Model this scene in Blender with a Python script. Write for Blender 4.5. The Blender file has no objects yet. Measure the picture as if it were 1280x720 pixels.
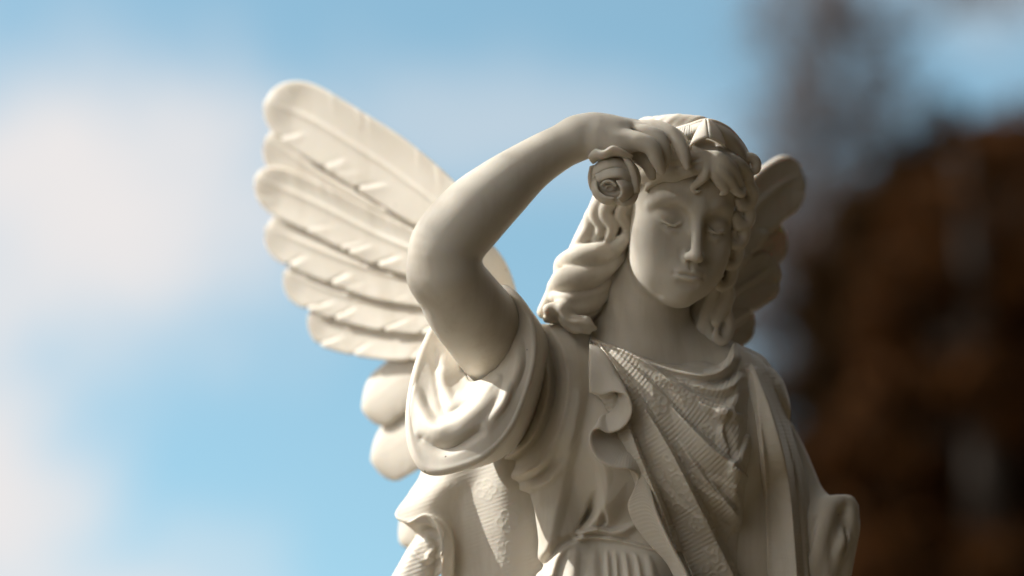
import bpy, math, random
import numpy as np
from mathutils import Vector

# ------------------------------------------------------------------ space
# Sculpting frame: x right, y up, z towards the lens, in millimetres, origin at
# the middle of the statue's breast.  P(u, v, z) gives the point of that frame seen
# at photograph position (u, v).
D = 3560.0
PITCH = math.radians(8.0)
CAM = np.array([0.0, 0.0, 1.55])
RIGHT = np.array([1.0, 0, 0])
FWD = np.array([0, math.cos(PITCH), math.sin(PITCH)])
UP = np.array([0, -math.sin(PITCH), math.cos(PITCH)])
# sun: azimuth from +Y clockwise (negative: to the left), elevation
SUN_AZ, SUN_EL = math.radians(-78), math.radians(38)
rng = np.random.default_rng(7)
random.seed(7)


def P(u, v, z):
    k = (D - z) / D
    return np.array([(u - 640) * k, (360 - v) * k, z], float)


def uv_of(X, Y, Z):
    k = D / (D - Z)
    return 640 + X * k, 360 - Y * k


def to_world(v):
    v = np.asarray(v, float)
    return CAM + (v[..., 0:1] * RIGHT + v[..., 1:2] * UP + (D - v[..., 2:3]) * FWD) / 1000.0


def rotm(y, p, r):
    cy, sy, cp, sp, cr, sr = math.cos(y), math.sin(y), math.cos(p), math.sin(p), math.cos(r), math.sin(r)
    Y = np.array([[cy, 0, sy], [0, 1, 0], [-sy, 0, cy]])
    Q = np.array([[1, 0, 0], [0, cp, -sp], [0, sp, cp]])
    R = np.array([[cr, -sr, 0], [sr, cr, 0], [0, 0, 1]])
    return R @ Q @ Y


def smooth_path(pts, n):
    """Catmull-Rom through rows of pts (any number of columns), n samples."""
    p = np.asarray(pts, float)
    if len(p) == 2:
        t = np.linspace(0, 1, n)[:, None]
        return p[0] * (1 - t) + p[1] * t
    q = np.vstack([2 * p[0] - p[1], p, 2 * p[-1] - p[-2]])
    seg = np.linalg.norm(np.diff(p[:, :2], axis=0), axis=1) + 1e-6
    cum = np.r_[0, np.cumsum(seg)]
    s = np.linspace(0, cum[-1], n)
    i = np.clip(np.searchsorted(cum, s, 'right') - 1, 0, len(seg) - 1)
    t = ((s - cum[i]) / seg[i])[:, None]
    a, b, c, d = q[i], q[i + 1], q[i + 2], q[i + 3]
    return 0.5 * (2 * b + (c - a) * t + (2 * a - 5 * b + 4 * c - d) * t ** 2 + (3 * b - a - 3 * c + d) * t ** 3)


def sstep(a, b, x):
    t = np.clip((x - a) / (b - a), 0, 1)
    return t * t * (3 - 2 * t)


# ------------------------------------------------------------------ clay
class Clay:
    """A signed-distance volume one models in like clay."""

    def __init__(s, lo, hi, h):
        s.h = h
        s.lo = np.asarray(lo, float)
        n = np.ceil((np.asarray(hi, float) - s.lo) / h).astype(int) + 1
        s.n = n
        s.F = np.full(n, 40.0, np.float32)
        s.ax = [(s.lo[i] + h * np.arange(n[i])).astype(np.float32) for i in range(3)]

    def box(s, lo, hi):
        a = np.clip(np.floor((np.asarray(lo) - s.lo) / s.h).astype(int), 0, s.n)
        b = np.clip(np.ceil((np.asarray(hi) - s.lo) / s.h).astype(int) + 1, 0, s.n)
        if (b <= a).any():
            return None, None
        sl = tuple(slice(a[i], b[i]) for i in range(3))
        return sl, (s.ax[0][sl[0]][:, None, None], s.ax[1][sl[1]][None, :, None], s.ax[2][sl[2]][None, None, :])

    def mix(s, sl, d, k, op):
        f = s.F[sl]
        if op == 'add':
            if k <= 0:
                np.minimum(f, d, out=f)
            else:
                h = np.clip(0.5 + 0.5 * (f - d) / k, 0, 1)
                s.F[sl] = f * (1 - h) + d * h - k * h * (1 - h)
        else:
            if k <= 0:
                s.F[sl] = np.maximum(f, -d)
            else:
                h = np.clip(0.5 - 0.5 * (f + d) / k, 0, 1)
                s.F[sl] = f * (1 - h) - d * h + k * h * (1 - h)

    def ell(s, c, r, k=4, R=None, op='add'):
        c, r = np.asarray(c, float), np.asarray(r, float)
        R = np.eye(3) if R is None else R
        ext = np.abs(R) @ r + 1.9 * k + 3 * s.h
        sl, g = s.box(c - ext, c + ext)
        if sl is None:
            return
        q = [g[i] - np.float32(c[i]) for i in range(3)]
        l = [q[0] * np.float32(R[0, j]) + q[1] * np.float32(R[1, j]) + q[2] * np.float32(R[2, j]) for j in range(3)]
        a = sum((l[j] / np.float32(r[j])) ** 2 for j in range(3))
        b = sum((l[j] / np.float32(r[j] ** 2)) ** 2 for j in range(3))
        k0 = np.sqrt(a)
        d = k0 * (k0 - 1) / np.maximum(np.sqrt(b), 1e-6)
        s.mix(sl, d, k, op)

    def tube(s, pts, rad, k=4, n=None, flat=None, op='add', inner=0.0):
        """Round-section tube through pts; flat=(axis vector, factor) squeezes it along that axis."""
        pts = np.asarray(pts, float)
        rad = np.broadcast_to(np.asarray(rad, float), (len(pts),))
        pr = smooth_path(np.c_[pts, rad], n or max(2, 9 * len(pts) - 8)) if len(pts) > 2 else np.c_[pts, rad]
        p, r = pr[:, :3], np.maximum(pr[:, 3], 0.3)
        pad = k + 3 * s.h + (40 if r.max() > 25 else 6)      # room for wider blends later on
        m = r.max() + pad
        sl, g = s.box(p.min(0) - m, p.max(0) + m)
        if sl is None:
            return
        D_ = np.full(s.F[sl].shape, 60.0, np.float32)
        off = [int(x.start) for x in sl]
        for a, b, ra, rb in zip(p[:-1], p[1:], r[:-1], r[1:]):
            mm = max(ra, rb) + pad
            s2, g = s.box(np.minimum(a, b) - mm, np.maximum(a, b) + mm)
            if s2 is None:
                continue
            loc = tuple(slice(s2[i].start - off[i], s2[i].stop - off[i]) for i in range(3))
            ab = b - a
            L2 = max(ab @ ab, 1e-6)
            q = [g[i] - np.float32(a[i]) for i in range(3)]
            t = np.clip((q[0] * ab[0] + q[1] * ab[1] + q[2] * ab[2]) / np.float32(L2), 0, 1).astype(np.float32)
            e = [q[i] - t * np.float32(ab[i]) for i in range(3)]
            d2 = e[0] ** 2 + e[1] ** 2 + e[2] ** 2
            if flat is not None:
                ax, f = flat
                w = e[0] * np.float32(ax[0]) + e[1] * np.float32(ax[1]) + e[2] * np.float32(ax[2])
                d2 = d2 + w * w * np.float32(1 / f ** 2 - 1)
            d = np.sqrt(d2) - (ra + (rb - ra) * t)
            np.minimum(D_[loc], d, out=D_[loc])
        s.mix(sl, D_, k, op)

    def field(s, fn):
        """F += fn(u, v, X, Y, Z) over the whole volume (negative raises the clay)."""
        X, Y, Z = s.ax[0][:, None, None], s.ax[1][None, :, None], s.ax[2][None, None, :]
        near = np.abs(s.F) < 39
        idx = np.nonzero(near)
        x, y, z = s.ax[0][idx[0]], s.ax[1][idx[1]], s.ax[2][idx[2]]
        u, v = uv_of(x, y, z)
        s.F[idx] += fn(u, v, x, y, z).astype(np.float32)

    def relief(s, fn, lo, hi, band=22.0, step=0.6):
        """Raises the clay by the height fn(u, v) drawn over that part of the photograph's plane."""
        uu = np.arange(lo[0], hi[0], step)
        vv = np.arange(lo[1], hi[1], step)
        tab = fn(*np.meshgrid(uu, vv, indexing='ij')).astype(np.float32)
        idx = np.nonzero(np.abs(s.F) < band)
        s.F[idx] -= s.look(tab, lo, step, idx)

    def look(s, tab, lo, step, idx):
        u, v = uv_of(s.ax[0][idx[0]], s.ax[1][idx[1]], s.ax[2][idx[2]])
        a = np.clip((u - lo[0]) / step, 0, tab.shape[0] - 1.001)   # (clamped to the table's edge)
        b = np.clip((v - lo[1]) / step, 0, tab.shape[1] - 1.001)
        i, j = a.astype(np.int32), b.astype(np.int32)
        a, b = a - i, b - j
        return tab[i, j] * (1 - a) * (1 - b) + tab[i + 1, j] * a * (1 - b) + tab[i, j + 1] * (1 - a) * b + tab[i + 1, j + 1] * a * b

    def trim(s, poly, lo, hi, k=4.0, step=1.0):
        """Keeps only the clay seen inside the polygon, with rounded edges."""
        uu = np.arange(lo[0], hi[0], step)
        vv = np.arange(lo[1], hi[1], step)
        tab = poly_sdf(*np.meshgrid(uu, vv, indexing='ij'), poly).astype(np.float32)
        idx = np.nonzero(s.F < 26)
        d = s.look(tab, lo, step, idx)
        a = s.F[idx]
        h = np.clip(0.5 - 0.5 * (a - d) / k, 0, 1)
        s.F[idx] = a * (1 - h) + d * h + k * h * (1 - h)

    def front(s, u, v, default=0.0):
        """z of the clay's foremost surface at photograph position (u, v)."""
        z = s.ax[2][::-1].astype(float)
        k = (D - z) / D
        i = np.round(((u - 640) * k - s.lo[0]) / s.h).astype(int)
        j = np.round(((360 - v) * k - s.lo[1]) / s.h).astype(int)
        ok = (i >= 0) & (i < s.n[0]) & (j >= 0) & (j < s.n[1])
        if not ok.any():
            return default
        kk = np.arange(s.n[2])[::-1]
        f = np.where(ok, s.F[np.clip(i, 0, s.n[0] - 1), np.clip(j, 0, s.n[1] - 1), kk], 40)
        hit = np.nonzero(f < 0)[0]
        return float(z[hit[0]]) if len(hit) else default

    def on(s, rows, default=0.0):
        """(u, v, dz) rows laid on the clay's front surface, dz in front of it."""
        return [P(u, v, s.front(u, v, default) + dz) for u, v, dz in rows]

    def mesh(s):
        return surface_nets(s.F, s.lo, s.h)


def surface_nets(F, lo, h):
    F = F.copy()
    for a in range(3):                      # close the volume's own faces
        ix = [slice(None)] * 3
        for e in (0, -1):
            ix[a] = e
            F[tuple(ix)] = np.maximum(F[tuple(ix)], 0.5 * h)
    S = F < 0
    c = [S[i:S.shape[0] - 1 + i, j:S.shape[1] - 1 + j, k:S.shape[2] - 1 + k] for i in (0, 1) for j in (0, 1) for k in (0, 1)]
    anyc, allc = c[0].copy(), c[0].copy()
    for q in c[1:]:
        anyc |= q
        allc &= q
    act = anyc & ~allc
    I, J, K = np.nonzero(act)
    idx = np.full(act.shape, -1, np.int64)
    idx[I, J, K] = np.arange(len(I))
    acc = np.zeros((len(I), 3))
    cnt = np.zeros(len(I))
    corner = {(i, j, k): F[I + i, J + j, K + k].astype(float) for i in (0, 1) for j in (0, 1) for k in (0, 1)}
    for a in range(3):
        o = [x for x in range(3) if x != a]
        for p in (0, 1):
            for q in (0, 1):
                c0 = [0, 0, 0]
                c0[o[0]], c0[o[1]] = p, q
                c1 = list(c0)
                c1[a] = 1
                f0, f1 = corner[tuple(c0)], corner[tuple(c1)]
                m = (f0 < 0) != (f1 < 0)
                t = np.where(m, f0 / np.where(m, f0 - f1, 1), 0)
                pt = np.tile(np.array(c0, float), (len(I), 1))
                pt[:, a] = t
                acc[m] += pt[m]
                cnt[m] += 1
    V = lo + h * (np.c_[I, J, K] + acc / cnt[:, None])
    quads = []
    for a in range(3):
        o = [x for x in range(3) if x != a]
        n = S.shape
        sl0 = [slice(None)] * 3
        sl1 = [slice(None)] * 3
        sl0[a], sl1[a] = slice(0, n[a] - 1), slice(1, n[a])
        for ax in o:
            sl0[ax] = sl1[ax] = slice(1, n[ax] - 1)
        A, B = S[tuple(sl0)], S[tuple(sl1)]
        g = np.array(np.nonzero(A != B)).T
        flip = B[tuple(g.T)]
        for ax in o:
            g[:, ax] += 1
        e0, e1 = np.zeros(3, int), np.zeros(3, int)
        e0[o[0]], e1[o[1]] = 1, 1
        qv = [idx[tuple((g - x).T)] for x in (np.zeros(3, int), e0, e0 + e1, e1)]
        q = np.array(qv).T
        if a == 1:
            flip = ~flip
        q[flip] = q[flip][:, ::-1]
        quads.append(q)
    return V, np.vstack(quads)


def relax(V, Q, it=2, f=0.5):
    """Evens out the surface like a damp sponge."""
    e = np.vstack([Q[:, [0, 1]], Q[:, [1, 2]], Q[:, [2, 3]], Q[:, [3, 0]]])
    deg = np.bincount(e[:, 0], minlength=len(V)).astype(float)[:, None] + np.bincount(e[:, 1], minlength=len(V))[:, None]
    for _ in range(it):
        S = np.stack([np.bincount(e[:, 0], V[e[:, 1], a], len(V)) + np.bincount(e[:, 1], V[e[:, 0], a], len(V)) for a in range(3)], 1)
        V = V * (1 - f) + f * S / np.maximum(deg, 1)
    return V, Q


def keep_main(V, Q, share=0.02):
    """Drops stray crumbs, keeps pieces with at least that share of the vertices."""
    lab = np.arange(len(V))
    while True:
        m = lab[Q].min(1)
        new = lab.copy()
        for j in range(4):
            np.minimum.at(new, Q[:, j], m)
        new = new[new]
        if (new == lab).all():
            break
        lab = new
    cn = np.bincount(lab, minlength=len(V))
    ok = cn[lab] >= share * len(V)
    mp = np.cumsum(ok) - 1
    return V[ok], mp[Q[ok[Q[:, 0]]]]


def patch(rows, nu, nv, closed_u=False):
    """Smooth grid of sculpting-frame points through rows of (u, v, z) control points."""
    R = [np.array([P(*p) for p in (list(r) + ([r[0], r[1], r[2]] if closed_u else []))]) for r in rows]
    if closed_u:
        C = []
        for r in R:
            n = len(r) - 3
            t = np.arange(nu) / nu * n
            i = t.astype(int)
            f = (t - i)[:, None]
            q = np.array([r[j % n] for j in range(-1, n + 3)])
            a, b, c, d = q[i], q[i + 1], q[i + 2], q[i + 3]
            C.append(0.5 * (2 * b + (c - a) * f + (2 * a - 5 * b + 4 * c - d) * f ** 2 + (3 * b - a - 3 * c + d) * f ** 3))
    else:
        C = [uni_path(r, nu) for r in R]
    C = np.array(C)                                   # rows, nu, 3
    return np.array([uni_path(C[:, i], nv) for i in range(nu)])


def uni_path(p, n):
    """Catmull-Rom with evenly spaced parameters."""
    p = np.asarray(p, float)
    q = np.vstack([2 * p[0] - p[1], p, 2 * p[-1] - p[-2]])
    t = np.linspace(0, len(p) - 1, n)
    i = np.minimum(t.astype(int), len(p) - 2)
    f = (t - i)[:, None]
    a, b, c, d = q[i], q[i + 1], q[i + 2], q[i + 3]
    return 0.5 * (2 * b + (c - a) * f + (2 * a - 5 * b + 4 * c - d) * f ** 2 + (3 * b - a - 3 * c + d) * f ** 3)


def stroke(u, v, pts, h, wl, wr, p=1.6, n=None, taper=(0.0, 0.0)):
    """Height of a fold drawn along pts in the photograph's plane: h at the crest, falling to
    nothing at wl on the picture's left of a downward run and wr on its right (each a number or one per point)."""
    pts = np.asarray(pts, float)
    m = len(pts)
    cols = np.c_[pts, np.broadcast_to(np.asarray(h, float), (m,)), np.broadcast_to(np.asarray(wl, float), (m,)),
                 np.broadcast_to(np.asarray(wr, float), (m,))]
    c = smooth_path(cols, n or (8 * m - 7)) if m > 2 else cols
    out = np.zeros(u.shape)
    mx = c[:, 3:5].max() + 2
    sel = np.nonzero((u > c[:, 0].min() - mx) & (u < c[:, 0].max() + mx) & (v > c[:, 1].min() - mx) & (v < c[:, 1].max() + mx))
    uu, vv = u[sel], v[sel]
    best = np.full(uu.shape, 1e9)
    val = np.zeros(uu.shape)
    L = np.r_[0, np.cumsum(np.linalg.norm(np.diff(c[:, :2], axis=0), axis=1))]
    for i in range(len(c) - 1):
        a, b = c[i], c[i + 1]
        d = b[:2] - a[:2]
        L2 = max(d @ d, 1e-9)
        t = np.clip(((uu - a[0]) * d[0] + (vv - a[1]) * d[1]) / L2, 0, 1)
        ex, ey = uu - a[0] - t * d[0], vv - a[1] - t * d[1]
        dist = np.hypot(ex, ey)
        side = d[0] * ey - d[1] * ex
        w = np.where(side < 0, a[4] + (b[4] - a[4]) * t, a[3] + (b[3] - a[3]) * t)
        s_ = (L[i] + (L[i + 1] - L[i]) * t) / L[-1]
        fade = 1.0
        if taper[0] > 0:
            fade = fade * sstep(0, taper[0], s_)
        if taper[1] > 0:
            fade = fade * sstep(0, taper[1], 1 - s_)
        x = np.clip(dist / np.maximum(w, 1e-3), 0, 1)
        hh = (a[2] + (b[2] - a[2]) * t) * fade * (1 - x ** p) ** p
        k = dist < best
        best = np.where(k, dist, best)
        val = np.where(k, hh, val)
    out[sel] = val
    return out


def poly_sdf(u, v, poly):
    """Signed distance (negative inside) to a polygon in the photograph's plane."""
    p = np.asarray(poly, float)
    d = np.full(u.shape, 1e18)
    ins = np.zeros(u.shape, bool)
    for a, b in zip(p, np.roll(p, -1, 0)):
        e = b - a
        t = np.clip(((u - a[0]) * e[0] + (v - a[1]) * e[1]) / (e @ e), 0, 1)
        d = np.minimum(d, (u - a[0] - t * e[0]) ** 2 + (v - a[1] - t * e[1]) ** 2)
        if a[1] != b[1]:
            c = ((a[1] > v) != (b[1] > v)) & (u < (b[0] - a[0]) * (v - a[1]) / (b[1] - a[1]) + a[0])
            ins ^= c
    d = np.sqrt(d)
    return np.where(ins, -d, d)


# ------------------------------------------------------------------ Blender objects
SC = bpy.context.scene
COL = SC.collection


def new_mesh(name, V, Q, mat, parent=None, world=False, smooth=True, attrs=None):
    V = np.asarray(V, float) if world else to_world(V)
    base = np.array(parent_loc(parent))
    me = bpy.data.meshes.new(name)
    Q = np.asarray(Q)
    me.vertices.add(len(V))
    me.vertices.foreach_set('co', (V - base).astype(np.float32).ravel())
    me.loops.add(Q.size)
    me.loops.foreach_set('vertex_index', Q.astype(np.int32).ravel())
    me.polygons.add(len(Q))
    me.polygons.foreach_set('loop_start', (np.arange(len(Q)) * Q.shape[1]).astype(np.int32))
    me.polygons.foreach_set('use_smooth', np.full(len(Q), smooth))
    me.update()
    me.validate()
    for an, val in (attrs or {}).items():
        at = me.attributes.new(an, 'FLOAT', 'POINT')
        at.data.foreach_set('value', np.asarray(val, np.float32))
    if mat:
        me.materials.append(mat)
    o = bpy.data.objects.new(name, me)
    COL.objects.link(o)
    if parent:
        o.parent = parent
    return o


def parent_loc(p):
    r = Vector((0, 0, 0))
    while p:
        r += p.location
        p = p.parent
    return r


def empty(name, loc, label, cat):
    o = bpy.data.objects.new(name, None)
    COL.objects.link(o)
    o.location = loc
    o.empty_display_size = 0.1
    o['label'] = label
    o['category'] = cat
    return o


def grid_mesh(G, closed_u=False):
    """Quads of a grid of points G[nu, nv, 3]."""
    nu, nv = G.shape[:2]
    i = np.arange(nu * nv).reshape(nu, nv)
    if closed_u:
        i = np.vstack([i, i[:1]])
    q = np.stack([i[:-1, :-1], i[1:, :-1], i[1:, 1:], i[:-1, 1:]], -1).reshape(-1, 4)
    return G.reshape(-1, 3), q


def sheet(G, th, closed_u=False):
    """A closed sheet of the given thickness (number or grid) about the grid of points G, with rounded rims."""
    nu, nv = G.shape[:2]
    du = np.gradient(G, axis=0)
    if closed_u:
        du = (np.roll(G, -1, 0) - np.roll(G, 1, 0)) / 2
    dv = np.gradient(G, axis=1)
    N = np.cross(du, dv)
    N /= np.linalg.norm(N, axis=2, keepdims=True) + 1e-9
    th = np.broadcast_to(np.asarray(th, float), (nu, nv))
    e = np.ones((nu, nv))
    prof = np.array([0.35, 0.75, 0.93])
    for j in range(min(3, nv // 2)):
        e[:, j] *= prof[j]
        e[:, -1 - j] *= prof[j]
        if not closed_u:
            e[j] *= prof[j]
            e[-1 - j] *= prof[j]
    off = N * (th * e / 2)[..., None]
    A, qa = grid_mesh(G + off, closed_u)
    B, qb = grid_mesh(G - off, closed_u)
    n = nu * nv
    ix = np.arange(n).reshape(nu, nv)
    rim = []
    def strip(l, fl):
        q = np.stack([l[:-1], l[1:], l[1:] + n, l[:-1] + n], -1)
        rim.append(q[:, ::-1] if fl else q)
    def ring(l): return np.r_[l, l[:1]] if closed_u else l
    strip(ring(ix[:, 0]), True)
    strip(ring(ix[:, -1]), False)
    if not closed_u:
        strip(ix[0], False)
        strip(ix[-1], True)
    return np.vstack([A, B]), np.vstack([qa, qb[:, ::-1] + n] + rim)
# ------------------------------------------------------------------ materials
def nodes_of(name):
    m = bpy.data.materials.new(name)
    m.use_nodes = True
    nt = m.node_tree
    b = nt.nodes['Principled BSDF']
    return m, nt, b, lambda t, **kw: mk(nt, t, **kw)


def mk(nt, t, **kw):
    n = nt.nodes.new(t)
    for k, v in kw.items():
        if k.startswith('i_'):
            n.inputs[k[2:].replace('_', ' ')].default_value = v
        else:
            setattr(n, k, v)
    return n


def marble(name, pattern=False):
    m, nt, b, N = nodes_of(name)
    L = nt.links.new
    tc = N('ShaderNodeTexCoord')
    nz = N('ShaderNodeTexNoise', i_Scale=7.0, i_Detail=6.0, i_Roughness=0.6)
    L(tc.outputs['Object'], nz.inputs['Vector'])
    rp = N('ShaderNodeValToRGB')
    rp.color_ramp.elements[0].position, rp.color_ramp.elements[1].position = 0.25, 0.75
    rp.color_ramp.elements[0].color = (0.65, 0.598, 0.515, 1)
    rp.color_ramp.elements[1].color = (0.735, 0.695, 0.62, 1)
    L(nz.outputs['Fac'], rp.inputs['Fac'])
    # a few small dark specks and pits
    vo = N('ShaderNodeTexVoronoi', i_Scale=41.0, i_Randomness=1.0)
    L(tc.outputs['Object'], vo.inputs['Vector'])
    lt = N('ShaderNodeMapRange', i_From_Min=0.03, i_From_Max=0.06, i_To_Min=1.0, i_To_Max=0.0)
    L(vo.outputs['Distance'], lt.inputs['Value'])
    sp = N('ShaderNodeSeparateColor')
    L(vo.outputs['Color'], sp.inputs['Color'])
    rare = N('ShaderNodeMath', operation='GREATER_THAN')
    rare.inputs[1].default_value = 0.9
    L(sp.outputs[0], rare.inputs[0])
    mm = N('ShaderNodeMath', operation='MULTIPLY')
    L(lt.outputs[0], mm.inputs[0])
    L(rare.outputs[0], mm.inputs[1])
    mx = N('ShaderNodeMix', data_type='RGBA')
    mx.inputs['B'].default_value = (0.10, 0.075, 0.05, 1)
    L(mm.outputs[0], mx.inputs['Factor'])
    L(rp.outputs['Color'], mx.inputs['A'])
    # faint weather streaks running down, and a fine grain
    sm = N('ShaderNodeMapping')
    sm.inputs['Scale'].default_value = (9, 9, 1.6)
    L(tc.outputs['Object'], sm.inputs['Vector'])
    st = N('ShaderNodeTexNoise', i_Scale=1.7, i_Detail=8.0, i_Roughness=0.68)
    L(sm.outputs['Vector'], st.inputs['Vector'])
    sr = N('ShaderNodeMapRange', i_From_Min=0.50, i_From_Max=0.78, i_To_Min=0.0, i_To_Max=0.55)
    L(st.outputs['Fac'], sr.inputs['Value'])
    gr = N('ShaderNodeMix', data_type='RGBA')
    gr.inputs['B'].default_value = (0.44, 0.375, 0.285, 1)
    L(sr.outputs[0], gr.inputs['Factor'])
    L(mx.outputs['Result'], gr.inputs['A'])
    L(gr.outputs['Result'], b.inputs['Base Color'])
    b.inputs['Roughness'].default_value = 0.56
    b.inputs['Specular IOR Level'].default_value = 0.25
    b.inputs['Subsurface Weight'].default_value = 0.5
    b.inputs['Subsurface Radius'].default_value = (1.0, 0.70, 0.46)
    b.inputs['Subsurface Scale'].default_value = 0.004 if pattern else 0.0065
    fine = N('ShaderNodeTexNoise', i_Scale=150.0, i_Detail=7.0, i_Roughness=0.7)
    L(tc.outputs['Object'], fine.inputs['Vector'])
    bp = N('ShaderNodeBump', i_Strength=0.12, i_Distance=0.0025)
    L(fine.outputs['Fac'], bp.inputs['Height'])
    last = bp
    if pattern:
        at = N('ShaderNodeAttribute', attribute_name='rib')
        sn = N('ShaderNodeMath', operation='SINE')
        L(at.outputs['Fac'], sn.inputs[0])
        am = N('ShaderNodeAttribute', attribute_name='ribamp')
        ml = N('ShaderNodeMath', operation='MULTIPLY')
        L(sn.outputs[0], ml.inputs[0])
        L(am.outputs['Fac'], ml.inputs[1])
        b2 = N('ShaderNodeBump', i_Strength=1.0, i_Distance=0.0003)
        L(ml.outputs[0], b2.inputs['Height'])
        L(bp.outputs['Normal'], b2.inputs['Normal'])
        last = b2
    L(last.outputs['Normal'], b.inputs['Normal'])
    return m
# ------------------------------------------------------------------ head frame
HR = rotm(math.radians(16.0), math.radians(3.5), math.radians(-10.4))
HS = 0.94
HC = P(845, 274, 25)


def H(x, y, z):
    return HC + HR @ (np.array([x, y, z], float) * HS)


def HP(rows):
    return np.array([H(*r[:3]) for r in rows])


def on_face(c, rows):
    """(x, y, dz) rows of the head frame laid dz proud of the face modelled so far."""
    out = []
    zs = np.arange(135.0, 20.0, -0.5)
    for x, y, dz in rows:
        pts = HC + (HS * np.c_[np.full(len(zs), x), np.full(len(zs), y), zs]) @ HR.T
        i = np.clip(np.round((pts - c.lo) / c.h).astype(int), 0, c.n - 1)
        hit = np.nonzero(c.F[i[:, 0], i[:, 1], i[:, 2]] < 0)[0]
        z = zs[hit[0]] if len(hit) else 80.0
        out.append(H(x, y, z + dz))
    return np.array(out)


def build_body(root, mat):
    c = Clay(P(488, 500, -120) - [10, 10, 0], P(960, 120, 0) + [25, 0, 300], 1.5)
    E = lambda x, y, z, rx, ry, rz, k=4, op='add', R=None: c.ell(H(x, y, z), np.array([rx, ry, rz]) * HS, k, HR if R is None else HR @ R, op)
    # skull and face
    E(0, 38, -10, 73, 80, 88, 0)
    E(0, 42, 24, 60, 52, 60, 20)
    E(0, -22, 20, 63, 78, 62, 24)
    E(0, -62, 28, 52, 45, 50, 22)
    E(0, -90, 58, 23, 19, 22, 20)
    E(0, -70, 60, 30, 26, 30, 20)
    for s in (-1, 1):
        E(s * 42, -26, 46, 20, 24, 26, 22)          # cheekbone
        E(s * 30, -58, 50, 22, 26, 26, 22)          # cheek
    E(0, -67, 72, 23, 21, 17, 16)                    # muzzle
    for s in (-1, 1):
        E(s * 30, 7.5, 91, 21, 14, 19, 12, 'sub')    # eye socket
        E(s * 17, 6, 88, 8, 12, 9, 8, 'sub')        # inner corner, beside the nose
    for s in (-1, 1):
        c.tube(HP([(s * 9, 20, 81), (s * 26, 28, 77), (s * 44, 24, 64), (s * 54, 13, 50)]), [5, 6, 6, 4], 9)  # brow
        E(s * 30.5, 2, 60.5, 19, 14, 17, 5)    # lidded eye
        c.tube(HP([(s * 15, 2, 73), (s * 22, -4, 79), (s * 31, -6.5, 80.6), (s * 40, -4, 75.5), (s * 47, 1, 66)]), [1.2, 1.8, 2, 1.8, 1.2], 3)  # upper lid edge
        c.tube(HP([(s * 18, -3, 75), (s * 24, -7.6, 79.5), (s * 31, -9.6, 81), (s * 39, -7.6, 75.7), (s * 45, -3, 67)]), [.7, 1.2, 1.5, 1.2, .7], 1.0, op='sub')
        c.tube(HP([(s * 17, -6, 73), (s * 24, -12.5, 77), (s * 32, -14.5, 77.5), (s * 40, -11.5, 72.5)]), [1.4, 2.2, 2.4, 1.7], 4)  # lower lid
    E(0, -93, 69, 15, 12, 14, 14)                    # ball of the chin
    # nose
    c.tube(HP([(0, 24, 80), (0, 6, 84.5), (0, -14, 93), (0, -32, 101.5), (0, -38, 104.5)]), np.array([9, 7.4, 7.2, 7.0, 6.6]) * HS, 9)
    E(0, -39.5, 103.5, 8.0, 7.0, 8, 5)
    for s in (-1, 1):
        E(s * 8.2, -42, 94.5, 5.2, 5.8, 9, 6)
        E(s * 4.4, -47.5, 98, 2.4, 2.2, 4, 2.5, 'sub')
        c.tube(on_face(c, [(s * 14, -36, 1.2), (s * 15, -43, 1.4), (s * 13, -48, 1.4)]), [1.2, 1.8, 1.2], 5, op='sub')
    # mouth: bow of the upper lip, fuller lower lip, a fine closed line between
    up = on_face(c, [(-21, -64.0, -1.8), (-13, -62.2, -1.6), (-4.5, -60.4, -1.3), (0, -61.4, -1.8), (4.5, -60.4, -1.3), (13, -62.2, -1.6), (21, -64.0, -1.8)])
    lo = on_face(c, [(-17, -68.4, -2.2), (-9, -70.2, -2.0), (0, -70.9, -1.7), (9, -70.2, -2.0), (17, -68.4, -2.2)])
    c.tube(up, [1.4, 2.6, 3.2, 3.0, 3.2, 2.6, 1.4], 4)
    c.tube(lo, [1.8, 3.8, 4.4, 3.8, 1.8], 4)
    c.tube(on_face(c, [(-21, -65.6, 0), (-12, -66.1, -.4), (-5, -65.7, -.5), (0, -66.7, -.5), (5, -65.7, -.5), (12, -66.1, -.4), (21, -65.6, 0)]), [1.1, 1.7, 1.9, 1.9, 1.9, 1.7, 1.1], .5, op='sub')
    for s in (-1, 1):
        c.ell(on_face(c, [(s * 22, -65.2, 1.8)])[0], (2.6, 2.6, 2.6), 4, op='sub')
    c.tube(on_face(c, [(0, -50, 1), (0, -56, .8)]), [1.8, 2], 3, op='sub')
    c.tube(on_face(c, [(-11, -78, 1.4), (0, -79, 1.2), (11, -78, 1.4)]), [2.6, 3.6, 2.6], 6, op='sub')
    # neck and chest
    c.tube([P(828, 300, -15), P(812, 350, -12), P(802, 400, -12), P(800, 440, -18)], [52, 55, 60, 70], 10)
    c.tube(c.on([(768, 352, -9), (776, 390, -8), (792, 446, -8)]), [6, 9, 7], 10)   # neck tendon
    c.ell(P(805, 478, -20), (118, 50, 66), 45)
    c.tube([P(740, 456, -25), P(690, 470, -25)], [44, 46], 24)
    c.tube([P(870, 452, -20), P(930, 475, -20)], [40, 38], 30)
    # raised arm
    c.tube([P(690, 480, -40), P(648, 466, 0), P(618, 436, 64), P(600, 406, 108), P(579, 379, 147), P(559, 345, 180)], [46, 44, 46, 50, 48.5, 41], 8)
    c.tube([P(557, 338, 180), P(558, 308, 182), P(590, 269, 170), P(624, 238, 156), P(660, 209, 142), P(695, 187, 132), P(729, 171, 126)], [41, 43.5, 43, 38, 31, 27.2, 24.5], 9, n=60)
    c.ell(P(536, 344, 172), (22, 26, 26), 20)      # point of the elbow
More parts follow.
